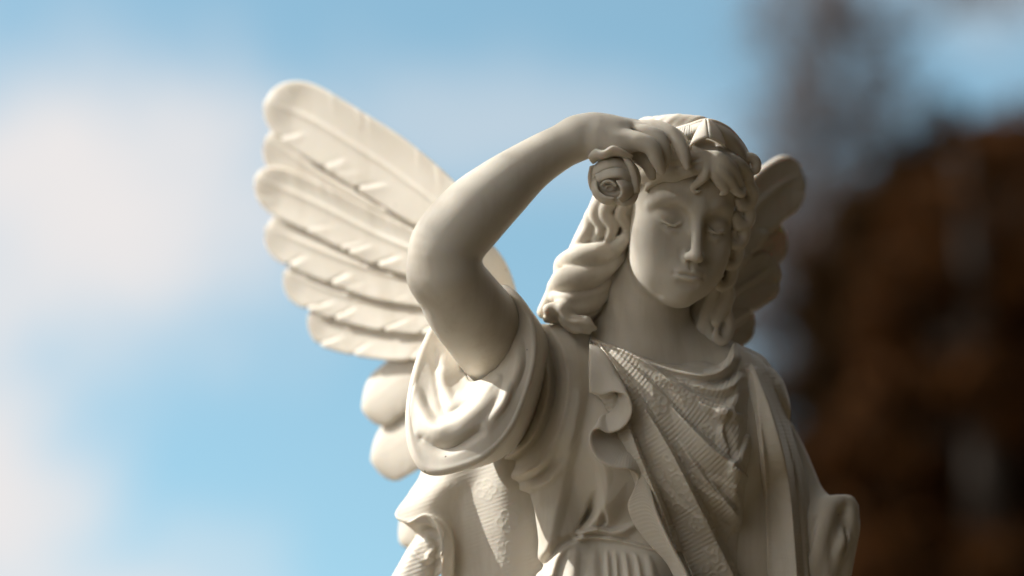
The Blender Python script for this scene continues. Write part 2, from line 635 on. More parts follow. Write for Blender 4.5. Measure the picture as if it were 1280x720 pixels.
    # hand: back of the hand tapering in height to the knuckles
    c.tube([P(722, 171, 126), P(750, 167, 124), P(775, 168, 122), P(796, 169, 112)], [24.5, 22.5, 20, 13.5], 12)
    c.tube([P(745, 166, 118), P(785, 163, 98), P(806, 164, 84)], [22, 15, 12], 12)
    c.tube([P(750, 176, 136), P(776, 178, 142), P(793, 177, 140)], [20, 15, 12.5], 10)
    # little finger side, nearest to the lens
    c.tube([P(782, 176, 143), P(798, 177, 148), P(814, 184, 150), P(821, 199, 147), P(827, 213, 142)], [12, 11.5, 10.5, 8.8, 5.6], 4, n=24)
    c.tube([P(792, 168, 126), P(808, 166, 131), P(825, 175, 135), P(831, 192, 134), P(831, 207, 131)], [11, 10, 9.2, 8, 5.5], 3, n=24)
    c.tube([P(794, 162, 108), P(820, 160, 117), P(842, 170, 126), P(854, 190, 132), P(859, 208, 133)], [10.5, 10, 9.4, 8.2, 4.6], 3, n=24)
    c.tube([P(798, 163, 90), P(826, 162, 96), P(848, 171, 104), P(860, 188, 110), P(866, 200, 110)], [10, 9, 7.6, 6, 4], 2.5, n=24)
    c.tube([P(770, 182, 108), P(792, 192, 112), P(808, 203, 120), P(815, 221, 122)], [11, 10, 9, 5.5], 4, n=20)   # thumb
    for (u, v, z) in ((796, 160, 122), (812, 156, 104)):
        c.ell(P(u, v, z), (7, 5, 7), 6)
    c.tube([P(800, 170, 138), P(790, 165, 134), P(775, 160, 128)], [2, 2.6, 1.5], 6, op='sub')
    V, Q = relax(*keep_main(*c.mesh()), 1)
    return new_mesh('body', V, Q, mat, root)
# ------------------------------------------------------------------ clothing
APEX = (728.0, 412.0)


def torso(c, grow=0.0):
    g = grow
    c.ell(P(825, 540, 10), (150 + g, 130 + g, 88 + g), 0)
    c.ell(P(800, 720, 5), (112 + g, 150 + g, 86 + g), 40)
    c.ell(P(775, 570, 62), (58 + g, 56 + g, 40 + g), 45)        # breast
    c.ell(P(885, 560, 62), (58 + g, 56 + g, 42 + g), 45)
    c.tube([P(735, 462, -22), P(690, 470, 0)], [44 + g, 44 + g], 30)
    c.tube([P(860, 468, -22), P(932, 500, -24)], [32 + g, 38 + g], 30)
    c.tube([P(935, 502, -25), P(958, 565, -25), P(980, 640, -8), P(988, 730, 5)], [38 + g, 38 + g, 38 + g, 38 + g], 26)
    c.ell(P(930, 690, -10), (60, 120, 60), 30)


def build_gown(root, mat):
    c = Clay(P(600, 800, -120), P(1045, 405, -120) + [0, 0, 330], 2.0)
    torso(c)
    # cloth gathered round the raised shoulder, under the arm
    c.tube([P(700, 428, 0), P(706, 480, 20), P(690, 545, 30), P(662, 600, 10)], [34, 46, 46, 30], 24)
    c.tube([P(686, 550, 40), P(694, 640, 52), P(720, 740, 60)], [24, 25, 34], 26)

    def folds(u, v):
        h = 0
        S = lambda *a, **k: stroke(u, v, *a, **k)
        # shoulder falls
        h = h + S([(684, 404), (705, 440), (710, 490), (694, 548), (654, 592)], [6, 17, 20, 18, 10], [12, 14, 16, 18, 16], [18, 24, 26, 24, 18], 1.35)
        h = h + S([(708, 404), (722, 440), (726, 500), (708, 565), (676, 622)], [4, 6, 6, 6, 4], 14, 18)
        h = h + S([(672, 430), (684, 462), (682, 505), (664, 548), (630, 574)], [6, 11, 10, 13, 10], [10, 12, 12, 14, 14], 9, 1.35)
        h = h - S([(690, 440), (695, 475), (692, 510)], [3, 12, 2], 8, 7, 1.4)
        h = h + S([(640, 596), (672, 583), (690, 560)], [8, 12, 2], 10, 10)
        h = h + S([(648, 612), (680, 604), (704, 580)], [6, 8, 2], 8, 10)
        # breast cloth to the girdle
        h = h + S([(724, 500), (706, 590), (684, 690)], [2, 8, 6], [16, 22, 16], [10, 14, 12], 1.4)
        h = h + S([(738, 540), (757, 600), (752, 640), (728, 664)], [2, 9, 13, 7], [9, 13, 13, 10], [16, 26, 26, 14], 1.5)
        h = h - S([(742, 618), (735, 642), (722, 664)], [2, 11, 6], [5, 6, 6], [8, 10, 8], 1.4)
        h = h - S([(752, 632), (756, 650), (752, 658)], [2, 7, 3], [8, 9, 7], [3, 4, 3], 1.4)
        h = h + S([(722, 667), (745, 663), (772, 665), (800, 652)], [6, 10, 9, 2], [10, 16, 14, 8], [5, 5, 5, 4], 1.4)
        h = h - S([(676, 712), (700, 684), (722, 671)], [9, 9, 6], [4, 5, 5], [12, 12, 8], 1.5)
        # the skirt swells out under the girdle
        h = h + 34 * sstep(672, 770, v) * sstep(640, 690, u) * sstep(850, 800, u)
        # girdle line and gathers
        h = h + S([(720, 674), (745, 673), (780, 678), (830, 690)], 4.5, 2.5, 5)
        h = h - S([(720, 670), (745, 669), (780, 674), (830, 686)], [4, 3.5, 3, 3], 3, 3)
        for ut, ub, wd, a in ((708, 678, 10, 6), (722, 712, 13, 4), (742, 744, 12, 3), (758, 762, 6, 5), (768, 774, 5, 5), (779, 789, 7, 5), (791, 806, 6, 5), (804, 824, 9, 4)):
            v0 = 684 + max(0, ut - 745) * .16
            h = h + S([(ut, v0), (ut * .55 + ub * .45, 704), (ub, 770)], [a * .1, a * .9, a * 1.6], [wd * .6, wd, wd * 1.7], [wd * .5, wd * .7, wd * 1.2], 1.7)
        return h
    c.relief(folds, (590, 395), (1060, 810))
    neck = [(739, 425), (757, 431), (776, 438), (796, 448), (816, 457), (846, 466), (880, 470), (902, 464), (914, 450), (930, 432), (930, 380), (738, 380)]
    c.relief(lambda u, v: -24 * sstep(-2, -10, poly_sdf(u, v, neck)), (725, 375), (945, 480), band=30)
    V, Q = keep_main(*c.mesh())
    g = new_mesh('gown', V, Q, mat, root)
    return g


MANTLE = [(737, 421), (756, 428), (775, 434), (795, 444), (815, 453), (845, 462), (880, 466), (900, 460), (909, 446), (916, 430), (960, 400), (1080, 480),
          (1080, 640), (1040, 800), (905, 800), (872, 735), (852, 690), (826, 690), (806, 640), (792, 600), (776, 560), (768, 530), (752, 500), (738, 490), (735, 455)]


def curl(cx, cy, r, a0, a1, r1=None, n=14):
    a = np.radians(np.linspace(a0, a1, n))
    rr = np.linspace(r, r if r1 is None else r1, n)
    return np.c_[cx + rr * np.cos(a), cy + rr * np.sin(a)]


def flower(cx, cy, s, rot=0):
    out = []
    for k in range(5):
        a = math.radians(rot + 72 * k)
        out.append(curl(cx + s * .62 * math.cos(a), cy + s * .62 * math.sin(a), s * .42, math.degrees(a) - 125, math.degrees(a) + 125))
    out.append(curl(cx, cy, s * .18, 0, 360, n=8))
    return out


def spray(cx, cy, s, rot=0, flip=1):
    """Scrolling leaf spray."""
    out = []
    for (x, y, r, a0, a1, r1) in ((0, 0, .5, -160, 110, .2), (.75, .55, .42, -190, 60, .15), (-.6, .75, .4, -60, 200, .18), (.2, 1.25, .45, -200, 40, .2),
                                  (-.5, -.65, .35, 0, 240, .15), (.5, -.8, .4, 150, 400, .2)):
        c = curl(x * flip, y, r, a0, a1, r1)
        if flip < 0:
            c[:, 0] = 2 * x * flip - c[:, 0]
        ca, sa = math.cos(math.radians(rot)), math.sin(math.radians(rot))
        out.append(np.c_[cx + s * (c[:, 0] * ca - c[:, 1] * sa), cy + s * (c[:, 0] * sa + c[:, 1] * ca)])
    return out


def engrave(u, v, lines, w=1.5):
    """1 on the drawn lines, falling to 0 at w."""
    e = np.zeros(u.shape)
    near = np.zeros(u.shape)
    for p in lines:
        m = 9
        s = np.nonzero((u > p[:, 0].min() - m) & (u < p[:, 0].max() + m) & (v > p[:, 1].min() - m) & (v < p[:, 1].max() + m))[0]
        if not len(s):
            continue
        d = np.full(len(s), 1e9)
        for a, b in zip(p[:-1], p[1:]):
            q = b - a
            t = np.clip(((u[s] - a[0]) * q[0] + (v[s] - a[1]) * q[1]) / max(q @ q, 1e-9), 0, 1)
            d = np.minimum(d, np.hypot(u[s] - a[0] - t * q[0], v[s] - a[1] - t * q[1]))
        e[s] = np.maximum(e[s], np.exp(-(d / w) ** 2))
        near[s] = np.maximum(near[s], sstep(7, 3, d))
    return e, near


def cloth_detail(V, Q, motifs, phase, amp=1.0):
    """Raises the motifs on the vertices and returns the rib attributes."""
    u, v = uv_of(V[:, 0], V[:, 1], V[:, 2])
    e, near = engrave(u, v, motifs)
    V = V.copy()
    V[:, 2] += 1.1 * e * amp
    wob = 0.6 + 0.4 * np.sin(u * .19 + 2 * np.sin(v * .07)) * np.sin(v * .23 + u * .05)
    return V, {'rib': phase(u, v), 'ribamp': (1 - 0.85 * near) * wob * sstep(1.5, 5, np.abs(u - 928)) * (1 - .55 * sstep(925, 940, u))}


def build_mantle(root, mat, plain):
    c = Clay(P(716, 800, -120), P(1075, 410, -120) + [0, 0, 320], 1.5)
    torso(c, 9)
    A = APEX

    def folds(u, v):
        S = lambda *a, **k: stroke(u, v, *a, **k)
        h = 0
        # pleats fanning from the shoulder: broad rising backs, sharp overhanging right-hand edges
        h = h + S([(736, 424), (754, 462), (778, 512), (801, 572), (830, 642), (866, 740)], [5.2, 11.7, 16.9, 19.5, 22.1, 23.4], [9, 16, 20, 22, 24, 28], [2.5, 3.5, 4, 4.5, 5, 5], 1.3)
        h = h + S([(743, 422), (768, 456), (803, 506), (838, 562), (878, 640), (928, 740)], [5.2, 13, 18.2, 20.8, 22.1, 22.1], [6, 16, 26, 34, 40, 44], [2.5, 4, 5, 5, 6, 6], 1.25)
        h = h + S([(752, 427), (802, 468), (846, 515), (886, 556), (916, 580)], [3.9, 11.7, 18.2, 20.8, 15.6], [6, 15, 26, 34, 34], [3, 4, 5, 6, 7], 1.25)
        h = h + S([(846, 550), (884, 602), (918, 640), (925, 654)], [2.6, 11.7, 14.3, 5.2], [12, 20, 22, 14], [4, 6, 7, 8], 1.3)
        h = h + S([(762, 430), (802, 450), (845, 481), (884, 507), (913, 514)], [2.6, 9.1, 14.3, 18.2, 13], [5, 11, 17, 22, 18], [3, 5, 7, 9, 9], 1.3)
        h = h + S([(800, 447), (845, 463), (885, 469), (907, 461), (918, 446)], [2.6, 5.2, 10.4, 13, 9.1], 9, [5, 6, 10, 12, 10], 1.4)
        h = h + S([(828, 473), (862, 480), (895, 487), (914, 483), (926, 472)], [1.3, 6.5, 11.7, 13, 6.5], [8, 9, 11, 12, 10], [6, 8, 9, 10, 8], 1.4)
        # the swags' turned ends, hollow on their far side
        h = h + S([(900, 516), (914, 507), (926, 488)], [7, 8, 5], [16, 14, 11], [10, 9, 9], 1.8)
        h = h + S([(920, 580), (931, 566), (938, 545)], [8, 9, 5], [20, 16, 11], [10, 9, 8], 1.8)
        h = h + S([(908, 522), (903, 540), (910, 562)], [6, 9, 6], 14, 6, 1.5)
        h = h + S([(926, 586), (920, 612), (925, 636), (914, 664)], [8, 10, 9, 5], 20, 7, 1.5)
        # the cloth hanging straight from the far shoulder
        h = h - S([(934, 470), (942, 540), (946, 620), (950, 740)], [5, 15, 19, 20], [12, 20, 28, 34], [8, 10, 12, 12], 1.4)
        h = h + S([(944, 462), (966, 520), (986, 600), (998, 740)], [5, 12, 17, 20], [9, 16, 24, 34], [5, 7, 8, 9], 1.2)
        h = h - S([(962, 470), (990, 540), (1008, 620), (1020, 740)], [3, 9, 12, 14], [8, 8, 8, 8], 70, 1.4)
        h = h + S([(975, 480), (1000, 540), (1015, 590)], [2, 5, 4], 8, 10)
        # beaded neck hem
        h = h + S([(737, 423), (775, 436), (815, 455), (850, 465), (882, 469), (905, 460)], 3.0, 4, 5)
        return h
    c.relief(folds, (700, 395), (1090, 810))
    c.trim(MANTLE, (700, 395), (1090, 810))
    V, Q = keep_main(*c.mesh())
    m = []
    m += spray(838, 585, 17, 20) + flower(862, 600, 10) + spray(850, 622, 15, 60, -1) + flower(872, 655, 9, 20) + spray(893, 700, 17, 10)
    m += flower(822, 505, 13, 40) + flower(845, 480, 9, 10) + spray(865, 492, 10, 70) + flower(885, 540, 9) + spray(930, 600, 11, 0) + flower(935, 690, 10) + spray(928, 660, 11, 40, -1)
    m += flower(826, 476, 8) + spray(880, 478, 8, 80) + spray(748, 455, 8, 10) + flower(925, 520, 8)
    for i in range(22):                                    # beads along the neck hem
        t = i / 21
        q = smooth_path([(806, 455), (850, 468), (886, 472), (904, 465)], 22)[i]
        m.append(curl(q[0], q[1], 1.6, 0, 360, n=8))

    def phase(u, v):
        r = np.hypot(u - A[0], v - A[1])
        far = sstep(918, 932, u)
        return np.where(u < 928 - 0.0 * v, r * 2 * math.pi / 5.6 + 0.5 * np.sin(u * .11), v * 2 * math.pi / 5.0)
    V, at = cloth_detail(V, Q, m, phase)
    mo = new_mesh('mantle', V, Q, mat, root, attrs=at)
    # the frilled edge that curls over on the breast
    rows = [[(737, 491, 120), (752, 494, 124), (769, 490, 130), (785, 497, 138), (790, 515, 140), (780, 533, 138), (762, 541, 136), (748, 536, 138), (738, 541, 140), (737, 556, 142), (747, 574, 144), (765, 584, 145), (786, 587, 142), (797, 596, 128), (791, 615, 120), (785, 632, 114), (793, 655, 112), (812, 680, 112), (834, 704, 112), (852, 740, 112)],
            [(736, 464, 112), (752, 465, 114), (767, 470, 118), (778, 483, 122), (776, 500, 116), (768, 515, 114), (758, 522, 114), (752, 522, 116), (752, 540, 118), (758, 552, 122), (766, 560, 124), (776, 566, 124), (788, 570, 122), (800, 585, 124), (804, 606, 126), (806, 626, 126), (816, 650, 127), (832, 676, 128), (848, 704, 128), (862, 740, 128)],
            [(737, 430, 88), (751, 436, 96), (765, 455, 104), (772, 478, 104), (770, 494, 100), (768, 508, 98), (768, 518, 98), (770, 524, 100), (774, 536, 102), (778, 546, 106), (784, 556, 110), (790, 566, 112), (798, 580, 118), (808, 600, 124), (816, 620, 129), (822, 640, 133), (834, 668, 136), (846, 694, 138), (858, 716, 138), (870, 744, 138)]]
    G = patch(rows, 260, 36)
    V, Q = sheet(G, 4.5)
    n = 260 * 36
    ph = np.tile((np.linspace(0, 1, 260)[:, None] * 2 * math.pi * 96 + np.zeros((1, 36))).ravel(), 2)
    new_mesh('frill', V, Q, mat, mo, attrs={'rib': ph, 'ribamp': np.tile((sstep(.5, .62, np.linspace(0, 1, 260))[:, None] * .24 + .06 + np.zeros((1, 36))).ravel(), 2)})
    return mo


def build_sleeve(root, mat):
    rim = [(630, 361, 92), (592, 378, 5), (551, 402, 15), (532, 432, 50), (518, 475, 85), (512, 522, 112), (517, 562, 136), (534, 586, 152), (562, 587, 164), (604, 571, 172), (636, 538, 168), (657, 490, 158), (668, 440, 146), (661, 395, 128)]
    cx, cy = 616, 462

    def ring(f, dz, sh=(0, 0)):
        return [(cx + (u - cx) * f + sh[0], cy + (v - cy) * f + sh[1], z + dz) for u, v, z in rim]
    rows = [ring(0.24, -66, (-8, -15)), ring(0.42, -26, (-5, -8)), ring(0.62, -6, (-2, -3)), ring(0.80, -3, (0, -1)), ring(0.93, -1), ring(1.0, 0), ring(1.022, -8), ring(0.995, -34, (4, 1)), ring(0.95, -66, (11, 5)), ring(0.87, -106, (24, 12))]
    G = patch(rows, 320, 150, closed_u=True)
    X = G.reshape(-1, 3).copy()
    u, v = uv_of(X[:, 0], X[:, 1], X[:, 2])
    inner = (np.arange(150)[None, :] < 76).repeat(320, 0).ravel()
    h = np.zeros(len(X))
    S = lambda *a, **k: stroke(u, v, *a, **k)
    h += S([(519, 490), (530, 516), (545, 534), (570, 526), (598, 505), (622, 474)], [4, 11, 15, 15, 12, 6], [10, 18, 28, 26, 20, 10], [10, 10, 11, 10, 9, 7], 1.4)
    h += S([(551, 468), (555, 488), (567, 504), (588, 495), (608, 481), (622, 473)], [6, 9, 12, 12, 9, 3], [9, 10, 16, 14, 11, 7], [8, 9, 11, 10, 8, 6], 1.4)
    h += S([(636, 482), (630, 502), (616, 522)], [2, 5, 2], 6, 6)
    h += S([(648, 430), (648, 460), (634, 490)], [2, 5, 2], 9, 9)
    h -= S([(542, 440), (548, 470), (556, 510)], [4, 6, 4], 10, 8)
    h -= S([(530, 548), (560, 562), (600, 540)], [5, 8, 6], 10, 10)
    X[:, 2] += np.where(inner, h, 0)
    # outer face: cloth bunched behind the rim
    ho = S([(676, 384), (690, 440), (684, 500), (660, 552)], [2, 5, 6, 4], 10, 8)
    X[:, 2] += np.where(inner, 0, ho)
    G = X.reshape(G.shape)
    for _ in range(6):                       # soften the creases a little
        K = (np.roll(G, 1, 0) + np.roll(G, -1, 0)) / 2
        G[:, 1:-1] = .4 * G[:, 1:-1] + .3 * K[:, 1:-1] + .15 * (G[:, 2:] + G[:, :-2])
    return new_mesh('sleeve', *sheet(G[:, ::-1], 6, closed_u=True), mat, root)


def build_cape(root, mat):
    """Patterned back cloth that shows under the raised sleeve."""
    rows = [[(530, 520, -60), (575, 540, -20), (610, 545, 10), (640, 545, 36), (672, 560, 40)],
            [(528, 585, -40), (560, 592, -6), (598, 596, 10), (632, 598, 40), (672, 610, 46)],
            [(512, 616, -25), (548, 614, 2), (583, 622, 4), (630, 628, 40), (672, 640, 46)],
            [(494, 643, -5), (538, 638, 8), (578, 650, 2), (630, 660, 40), (674, 670, 46)],
            [(508, 652, 14), (553, 655, 16), (574, 676, 0), (630, 692, 38), (678, 700, 46)],
            [(530, 642, 22), (562, 676, 20), (572, 704, 0), (630, 724, 38), (684, 730, 46)],
            [(545, 648, 28), (561, 700, 22), (571, 738, 0), (630, 764, 38), (690, 770, 46)],
            [(556, 664, 28), (552, 725, 20), (568, 790, 0), (630, 800, 38), (696, 810, 46)]]
    G = patch(rows, 200, 200)
    V, Q = sheet(G[:, ::-1], 5)
    m = flower(607, 612, 13) + flower(635, 652, 14, 30) + spray(567, 615, 10, 0) + spray(628, 690, 14, 20) + spray(600, 700, 10, 0, -1)
    V, at = cloth_detail(V, Q, m, lambda u, v: (v + 0.35 * u) * 2 * math.pi / 5.2, 0.35)
    at['ribamp'] *= 0.3
    ca = new_mesh('cape', V, Q, mat, root, attrs=at)
    # the hem's underside, folding back to the left
    rows = [[(500, 648, -4), (520, 652, 8), (540, 646, 18), (556, 662, 22), (560, 690, 24), (552, 716, 22)],
            [(520, 668, -20), (530, 664, -6), (540, 664, 4), (546, 676, 8), (546, 700, 8), (540, 726, 6)],
            [(508, 690, -10), (518, 688, 4), (528, 688, 10), (534, 694, 14), (534, 712, 14), (526, 740, 12)],
            [(480, 740, -10), (492, 738, 8), (506, 740, 16), (520, 746, 20), (526, 756, 20), (520, 780, 16)]]
    G = patch(rows, 90, 90)
    V, Q = sheet(G, 5)
    u, v = uv_of(V[:, 0], V[:, 1], V[:, 2])
    V[:, 2] += stroke(u, v, [(534, 675), (544, 684), (536, 694)], 5, 6, 6) + stroke(u, v, [(516, 690), (530, 700), (548, 695)], 4, 6, 6)
    new_mesh('cape_lining', V, Q, mat, ca, attrs={'rib': (v * 1.1 + u * .4), 'ribamp': np.full(len(V), .4)})
    return ca


def build_cuff(root, mat):
    """Sleeve over the lowered arm, its mouth rolled out."""
    c = Clay(P(925, 800, -110), P(1085, 440, -110) + [0, 0, 240], 2.0)
    c.tube([P(950, 505, -70), P(972, 560, -55), P(1000, 625, -22), P(1014, 700, -6), P(1018, 780, 0)], [20, 31, 30, 34, 36], 0)
    # rolled lip: a broad fold over the top, then falling away outside
    c.tube([P(1006, 745, 22), P(1016, 700, 26), P(1026, 660, 22), P(1036, 636, 12), P(1046, 628, 2)], [12, 14, 14, 11, 8], 18, n=60)
    c.tube([P(1034, 634, 8), P(1048, 627, 0), P(1060, 626, -10), P(1066, 633, -14)], [9, 8, 7, 6], 5, n=40)
    c.ell(P(1060, 654, -12), (12, 30, 18), 9)
    c.tube([P(1066, 635, -14), P(1068, 656, -12), P(1063, 680, -6), P(1053, 704, -2), P(1045, 745, 0)], [5, 6.5, 8, 11, 13], 6, n=60)
    c.tube([P(1030, 745, 10), P(1036, 708, 16), P(1046, 688, 14), P(1056, 672, 8)], [16, 14, 12, 7], 5, n=50)
    c.tube([P(1044, 694, 24), P(1051, 678, 22), P(1051, 664, 14)], [3.5, 6, 3], 3, n=30)
    c.ell(P(1042, 690, -8), (24, 56, 26), 8)
    c.ell(P(1022, 668, -14), (24, 52, 30), 16)
    c.tube([P(1008, 640, 12), P(1022, 668, 22), (P(1030, 720, 26))], [6, 9, 9], 8, n=40)
    c.tube([P(1014, 632, -2), P(1034, 650, 14), P(1042, 690, 22)], [5, 7, 6], 7, n=40)
    c.tube([P(1028, 724, 42), P(1036, 690, 42), P(1046, 660, 30)], [2, 4.5, 3], 4, op='sub')
    c.tube([P(1054, 702, 26), P(1058, 684, 18), P(1057, 662, 10)], [2, 4, 2], 3, op='sub')
    c.tube([P(1000, 720, 30), P(1010, 680, 34), P(1020, 648, 28)], [2, 4, 2], 6, op='sub')
    return new_mesh('sleeve', *keep_main(*c.mesh()), mat, root)


def build_skirt(root, mat):
    n = 220
    rows = []
    for i, t in enumerate(np.linspace(0, 1, 40)):
        zc = -0.05
        a = np.linspace(0, 2 * math.pi, n, endpoint=False)
        rr = 0.11 + 0.17 * t ** 0.8
        f = 1 + (0.05 + 0.10 * t) * np.sin(a * 11 + 2.0 * np.sin(a * 3)) * sstep(0, .25, t) + 0.03 * np.sin(a * 23 + t * 2) * t
        rows.append(np.c_[0.165 + rr * f * np.cos(a) * 1.05, 3.545 + rr * f * np.sin(a) * 0.95, np.full(n, 1.66 - 0.955 * t)])
    G = np.array(rows).transpose(1, 0, 2)
    V, Q = grid_mesh(G, True)
    # close the hem
    cap = len(V)
    V = np.vstack([V, [[0.165, 3.545, 0.705]]])
    ring = np.arange(n) * 40 + 39
    tri = np.c_[ring, np.roll(ring, -1), np.full(n, cap), np.full(n, cap)]
    me = new_mesh('skirt', V, Q, mat, root, world=True)
    return me
# ------------------------------------------------------------------ hair, diadem, rose
def build_hair(root, mat):
    c = Clay(P(650, 460, -120) - [8, 8, 0], P(958, 130, 0) + [25, 10, 190], 1.6)
    # masses
    c.ell(H(-2, 62, -12), np.array([78, 74, 88]) * HS, 0, HR)
    c.ell(P(832, 196, 0), (72, 47, 72), 18)
    c.ell(H(0, 80, 50), np.array([62, 30, 46]) * HS, 14, HR)
    c.tube([P(780, 212, 34), P(760, 262, 12), P(744, 312, 2), P(728, 362, 0), P(712, 392, 0)], [27, 24, 31, 35, 26], 10)
    c.tube([P(790, 245, 14), P(780, 300, 6)], [15, 15], 8)
    c.tube([P(910, 205, 52), P(913, 250, 32), P(905, 305, 12), P(889, 360, -16), P(880, 432, -26)], [20, 16, 17, 21, 24], 10)
    # the brow stays bare: hollow out the face opening
    c.ell(H(-3, -16, 80), np.array([64, 84, 70]) * HS, 8, HR, 'sub')

    def lock(rows, rad, k=2.5, flat=None):
        c.tube(c.on([(r[0], r[1], r[2]) for r in rows], 34), rad, k, n=10 * len(rows))

    c.ell(P(880, 412, -40), (30, 50, 32), 12)
    W = lambda pts, rad, k=2.2: c.tube([P(*p) for p in pts], rad, k, n=14 * len(pts))
    # front waves, left of the parting: thin strands sweeping back under the hand
    W([(884, 190, 104), (868, 197, 112), (848, 202, 110), (824, 207, 100), (803, 220, 82)], [5, 8, 9, 9, 6])
    W([(884, 195, 108), (869, 205, 114), (850, 210, 112), (826, 213, 102), (804, 224, 82)], [4, 7, 8, 8, 5])
    W([(882, 201, 110), (871, 211, 114), (853, 217, 111), (830, 219, 102), (806, 228, 82)], [4, 6.5, 7, 7, 4])
    W([(870, 194, 106), (850, 198, 108), (826, 205, 100), (804, 218, 84)], [5, 6, 7, 6])
    W([(883, 205, 113), (881, 219, 114), (873, 228, 112), (866, 234, 110), (869, 240, 110), (875, 239, 110)], [5, 6.5, 5.5, 4, 3, 2])
    W([(858, 216, 110), (844, 223, 106), (830, 223, 100), (817, 229, 92), (808, 236, 86), (812, 241, 86)], [4, 5, 4.5, 4, 3, 2])
    for rows in ([(880, 197, 1), (858, 202, 1), (832, 207, 1), (808, 218, 1)], [(878, 204, 1), (857, 211, 1), (832, 213, 1), (808, 224, 1)], [(872, 199, 1), (852, 206, 1), (828, 210, 1)]):
        c.tube(c.on(rows), [.6, 1.8, 1.8, .6][:len(rows)], 1.6, op='sub', n=40)
    W([(800, 226, 74), (793, 246, 58), (786, 270, 44), (782, 296, 34), (776, 322, 24)], [6, 8, 8, 7, 4])
    # right of the parting
    W([(887, 190, 106), (900, 200, 108), (914, 214, 98), (926, 236, 80)], [5, 10, 10, 6])
    W([(888, 196, 110), (899, 211, 109), (911, 225, 100), (921, 241, 84)], [4, 9, 9, 5])
    W([(887, 203, 112), (893, 217, 110), (902, 230, 104), (907, 239, 100), (901, 243, 101)], [4, 7, 7, 4.5, 2.5])
    W([(903, 196, 98), (920, 204, 88), (933, 218, 68), (938, 236, 52)], [6, 9, 8, 6])
    W([(922, 201, 70), (935, 196, 64), (944, 201, 60), (945, 211, 58), (937, 217, 60)], [5, 6, 6.5, 6, 4])
    W([(914, 228, 100), (920, 238, 92), (928, 243, 86), (931, 236, 84)], [4, 5.5, 4.5, 2.5])
    c.ell(P(886, 180, 112), (17, 7.5, 26), 3, op='sub')      # hollow under the diadem's peak
    # strands over the crown
    for i in range(6):
        x = 802 + i * 13
        c.tube(c.on([(x + 30, 158 + i, -3), (x + 6, 149 + abs(i - 3) * 1.2, -3), (x - 18, 168 - i, -3)], 0), [5, 7, 4], 3.5, n=30)
    # long waves beside the neck, left
    c.ell(P(768, 268, 20), (20, 44, 20), 10)
    W([(777, 238, 52), (764, 252, 50), (757, 267, 47), (766, 284, 47), (757, 304, 40)], [7, 9, 9, 8, 4], 1.6)
    W([(793, 240, 58), (783, 254, 56), (776, 269, 52), (785, 286, 48), (774, 306, 40)], [5, 7.5, 8, 7.5, 4], 1.6)
    W([(759, 240, 40), (750, 254, 40), (745, 268, 38), (752, 285, 38), (742, 304, 32)], [7, 9, 9, 8, 5], 1.6)
    W([(748, 252, 24), (739, 270, 26), (736, 286, 28), (727, 302, 28), (719, 316, 22)], [6, 9, 10, 9, 5], 1.6)
    lock([(782, 298, 1), (765, 311, 5), (744, 318, 7), (722, 321, 7), (703, 329, 4), (700, 338, 2), (710, 342, 2)], [7, 13, 15, 14, 10, 6, 3])
    lock([(776, 322, 0), (754, 338, 4), (728, 347, 6), (706, 349, 5), (693, 357, 1)], [6, 12, 16, 15, 8], 3)
    lock([(768, 346, 0), (744, 366, 3), (716, 372, 5), (694, 371, 4)], [5, 8, 9, 7])
    lock([(762, 364, 0), (738, 380, 4), (710, 386, 4), (686, 387, 2)], [6, 11, 13, 8], 4)
    lock([(750, 386, 0), (728, 396, 2), (704, 400, 2), (684, 398, 1)], [4, 7, 7, 6])
    c.tube([P(704, 386, 40), P(712, 398, 44), P(724, 403, 50), P(735, 405, 52), P(743, 411, 48)], [10, 8, 7, 5.5, 3.5], 4, n=50)
    c.tube([P(706, 400, 40), P(716, 411, 46), P(727, 412, 51), P(736, 415, 49)], [8, 6, 5, 3.5], 3, n=40)
    c.tube([P(722, 398, 48), P(733, 399, 50), P(739, 404, 48)], [4, 4.5, 3], 3, n=30)
    c.tube([P(704, 338, 4), P(692, 366, 4), P(680, 390, 4)], [9, 10, 9], 6)
    # right-hand curls, tumbling one over the next beside the cheek
    c.tube([P(914, 212, 38), P(913, 270, 26), P(906, 320, 12), P(896, 365, 0), P(888, 410, -10)], [15, 15, 14, 14, 16], 6)
    W([(931, 226, 66), (940, 238, 56), (938, 252, 54), (927, 258, 60), (921, 250, 66)], [6, 8, 8, 7, 4])
    W([(925, 248, 62), (936, 262, 50), (935, 277, 48), (923, 282, 56), (918, 273, 62)], [6, 8, 8, 7, 4])
    W([(919, 270, 62), (929, 285, 48), (928, 300, 44), (917, 306, 52), (911, 298, 58)], [6, 8, 8, 7, 4])
    W([(915, 292, 52), (922, 310, 40), (919, 326, 38), (909, 331, 44), (904, 322, 50)], [6, 8, 8, 7, 4])
    W([(909, 316, 40), (915, 334, 32), (911, 352, 32), (900, 357, 38), (896, 347, 42), (903, 344, 44)], [6, 8, 8, 7, 5, 3])
    W([(905, 345, 24), (909, 368, 18), (901, 388, 18), (895, 402, 22)], [7, 10, 10, 7])
    W([(909, 388, 14), (911, 408, 10), (904, 424, 14), (895, 421, 20), (896, 411, 22)], [6, 8, 8, 6, 3])
    W([(894, 356, 26), (887, 382, 10), (879, 410, 2), (875, 436, 0)], [6, 10, 10, 8])
    W([(883, 398, 6), (889, 420, 4), (886, 440, 2)], [6, 9, 7])
    V, Q = relax(*keep_main(*c.mesh()), 3)
    return new_mesh('hair', V, Q, mat, root)


def join(parts):
    Vs, Qs, n = [], [], 0
    for V, Q in parts:
        Vs.append(V)
        Qs.append(Q + n)
        n += len(V)
    return np.vstack(Vs), np.vstack(Qs)


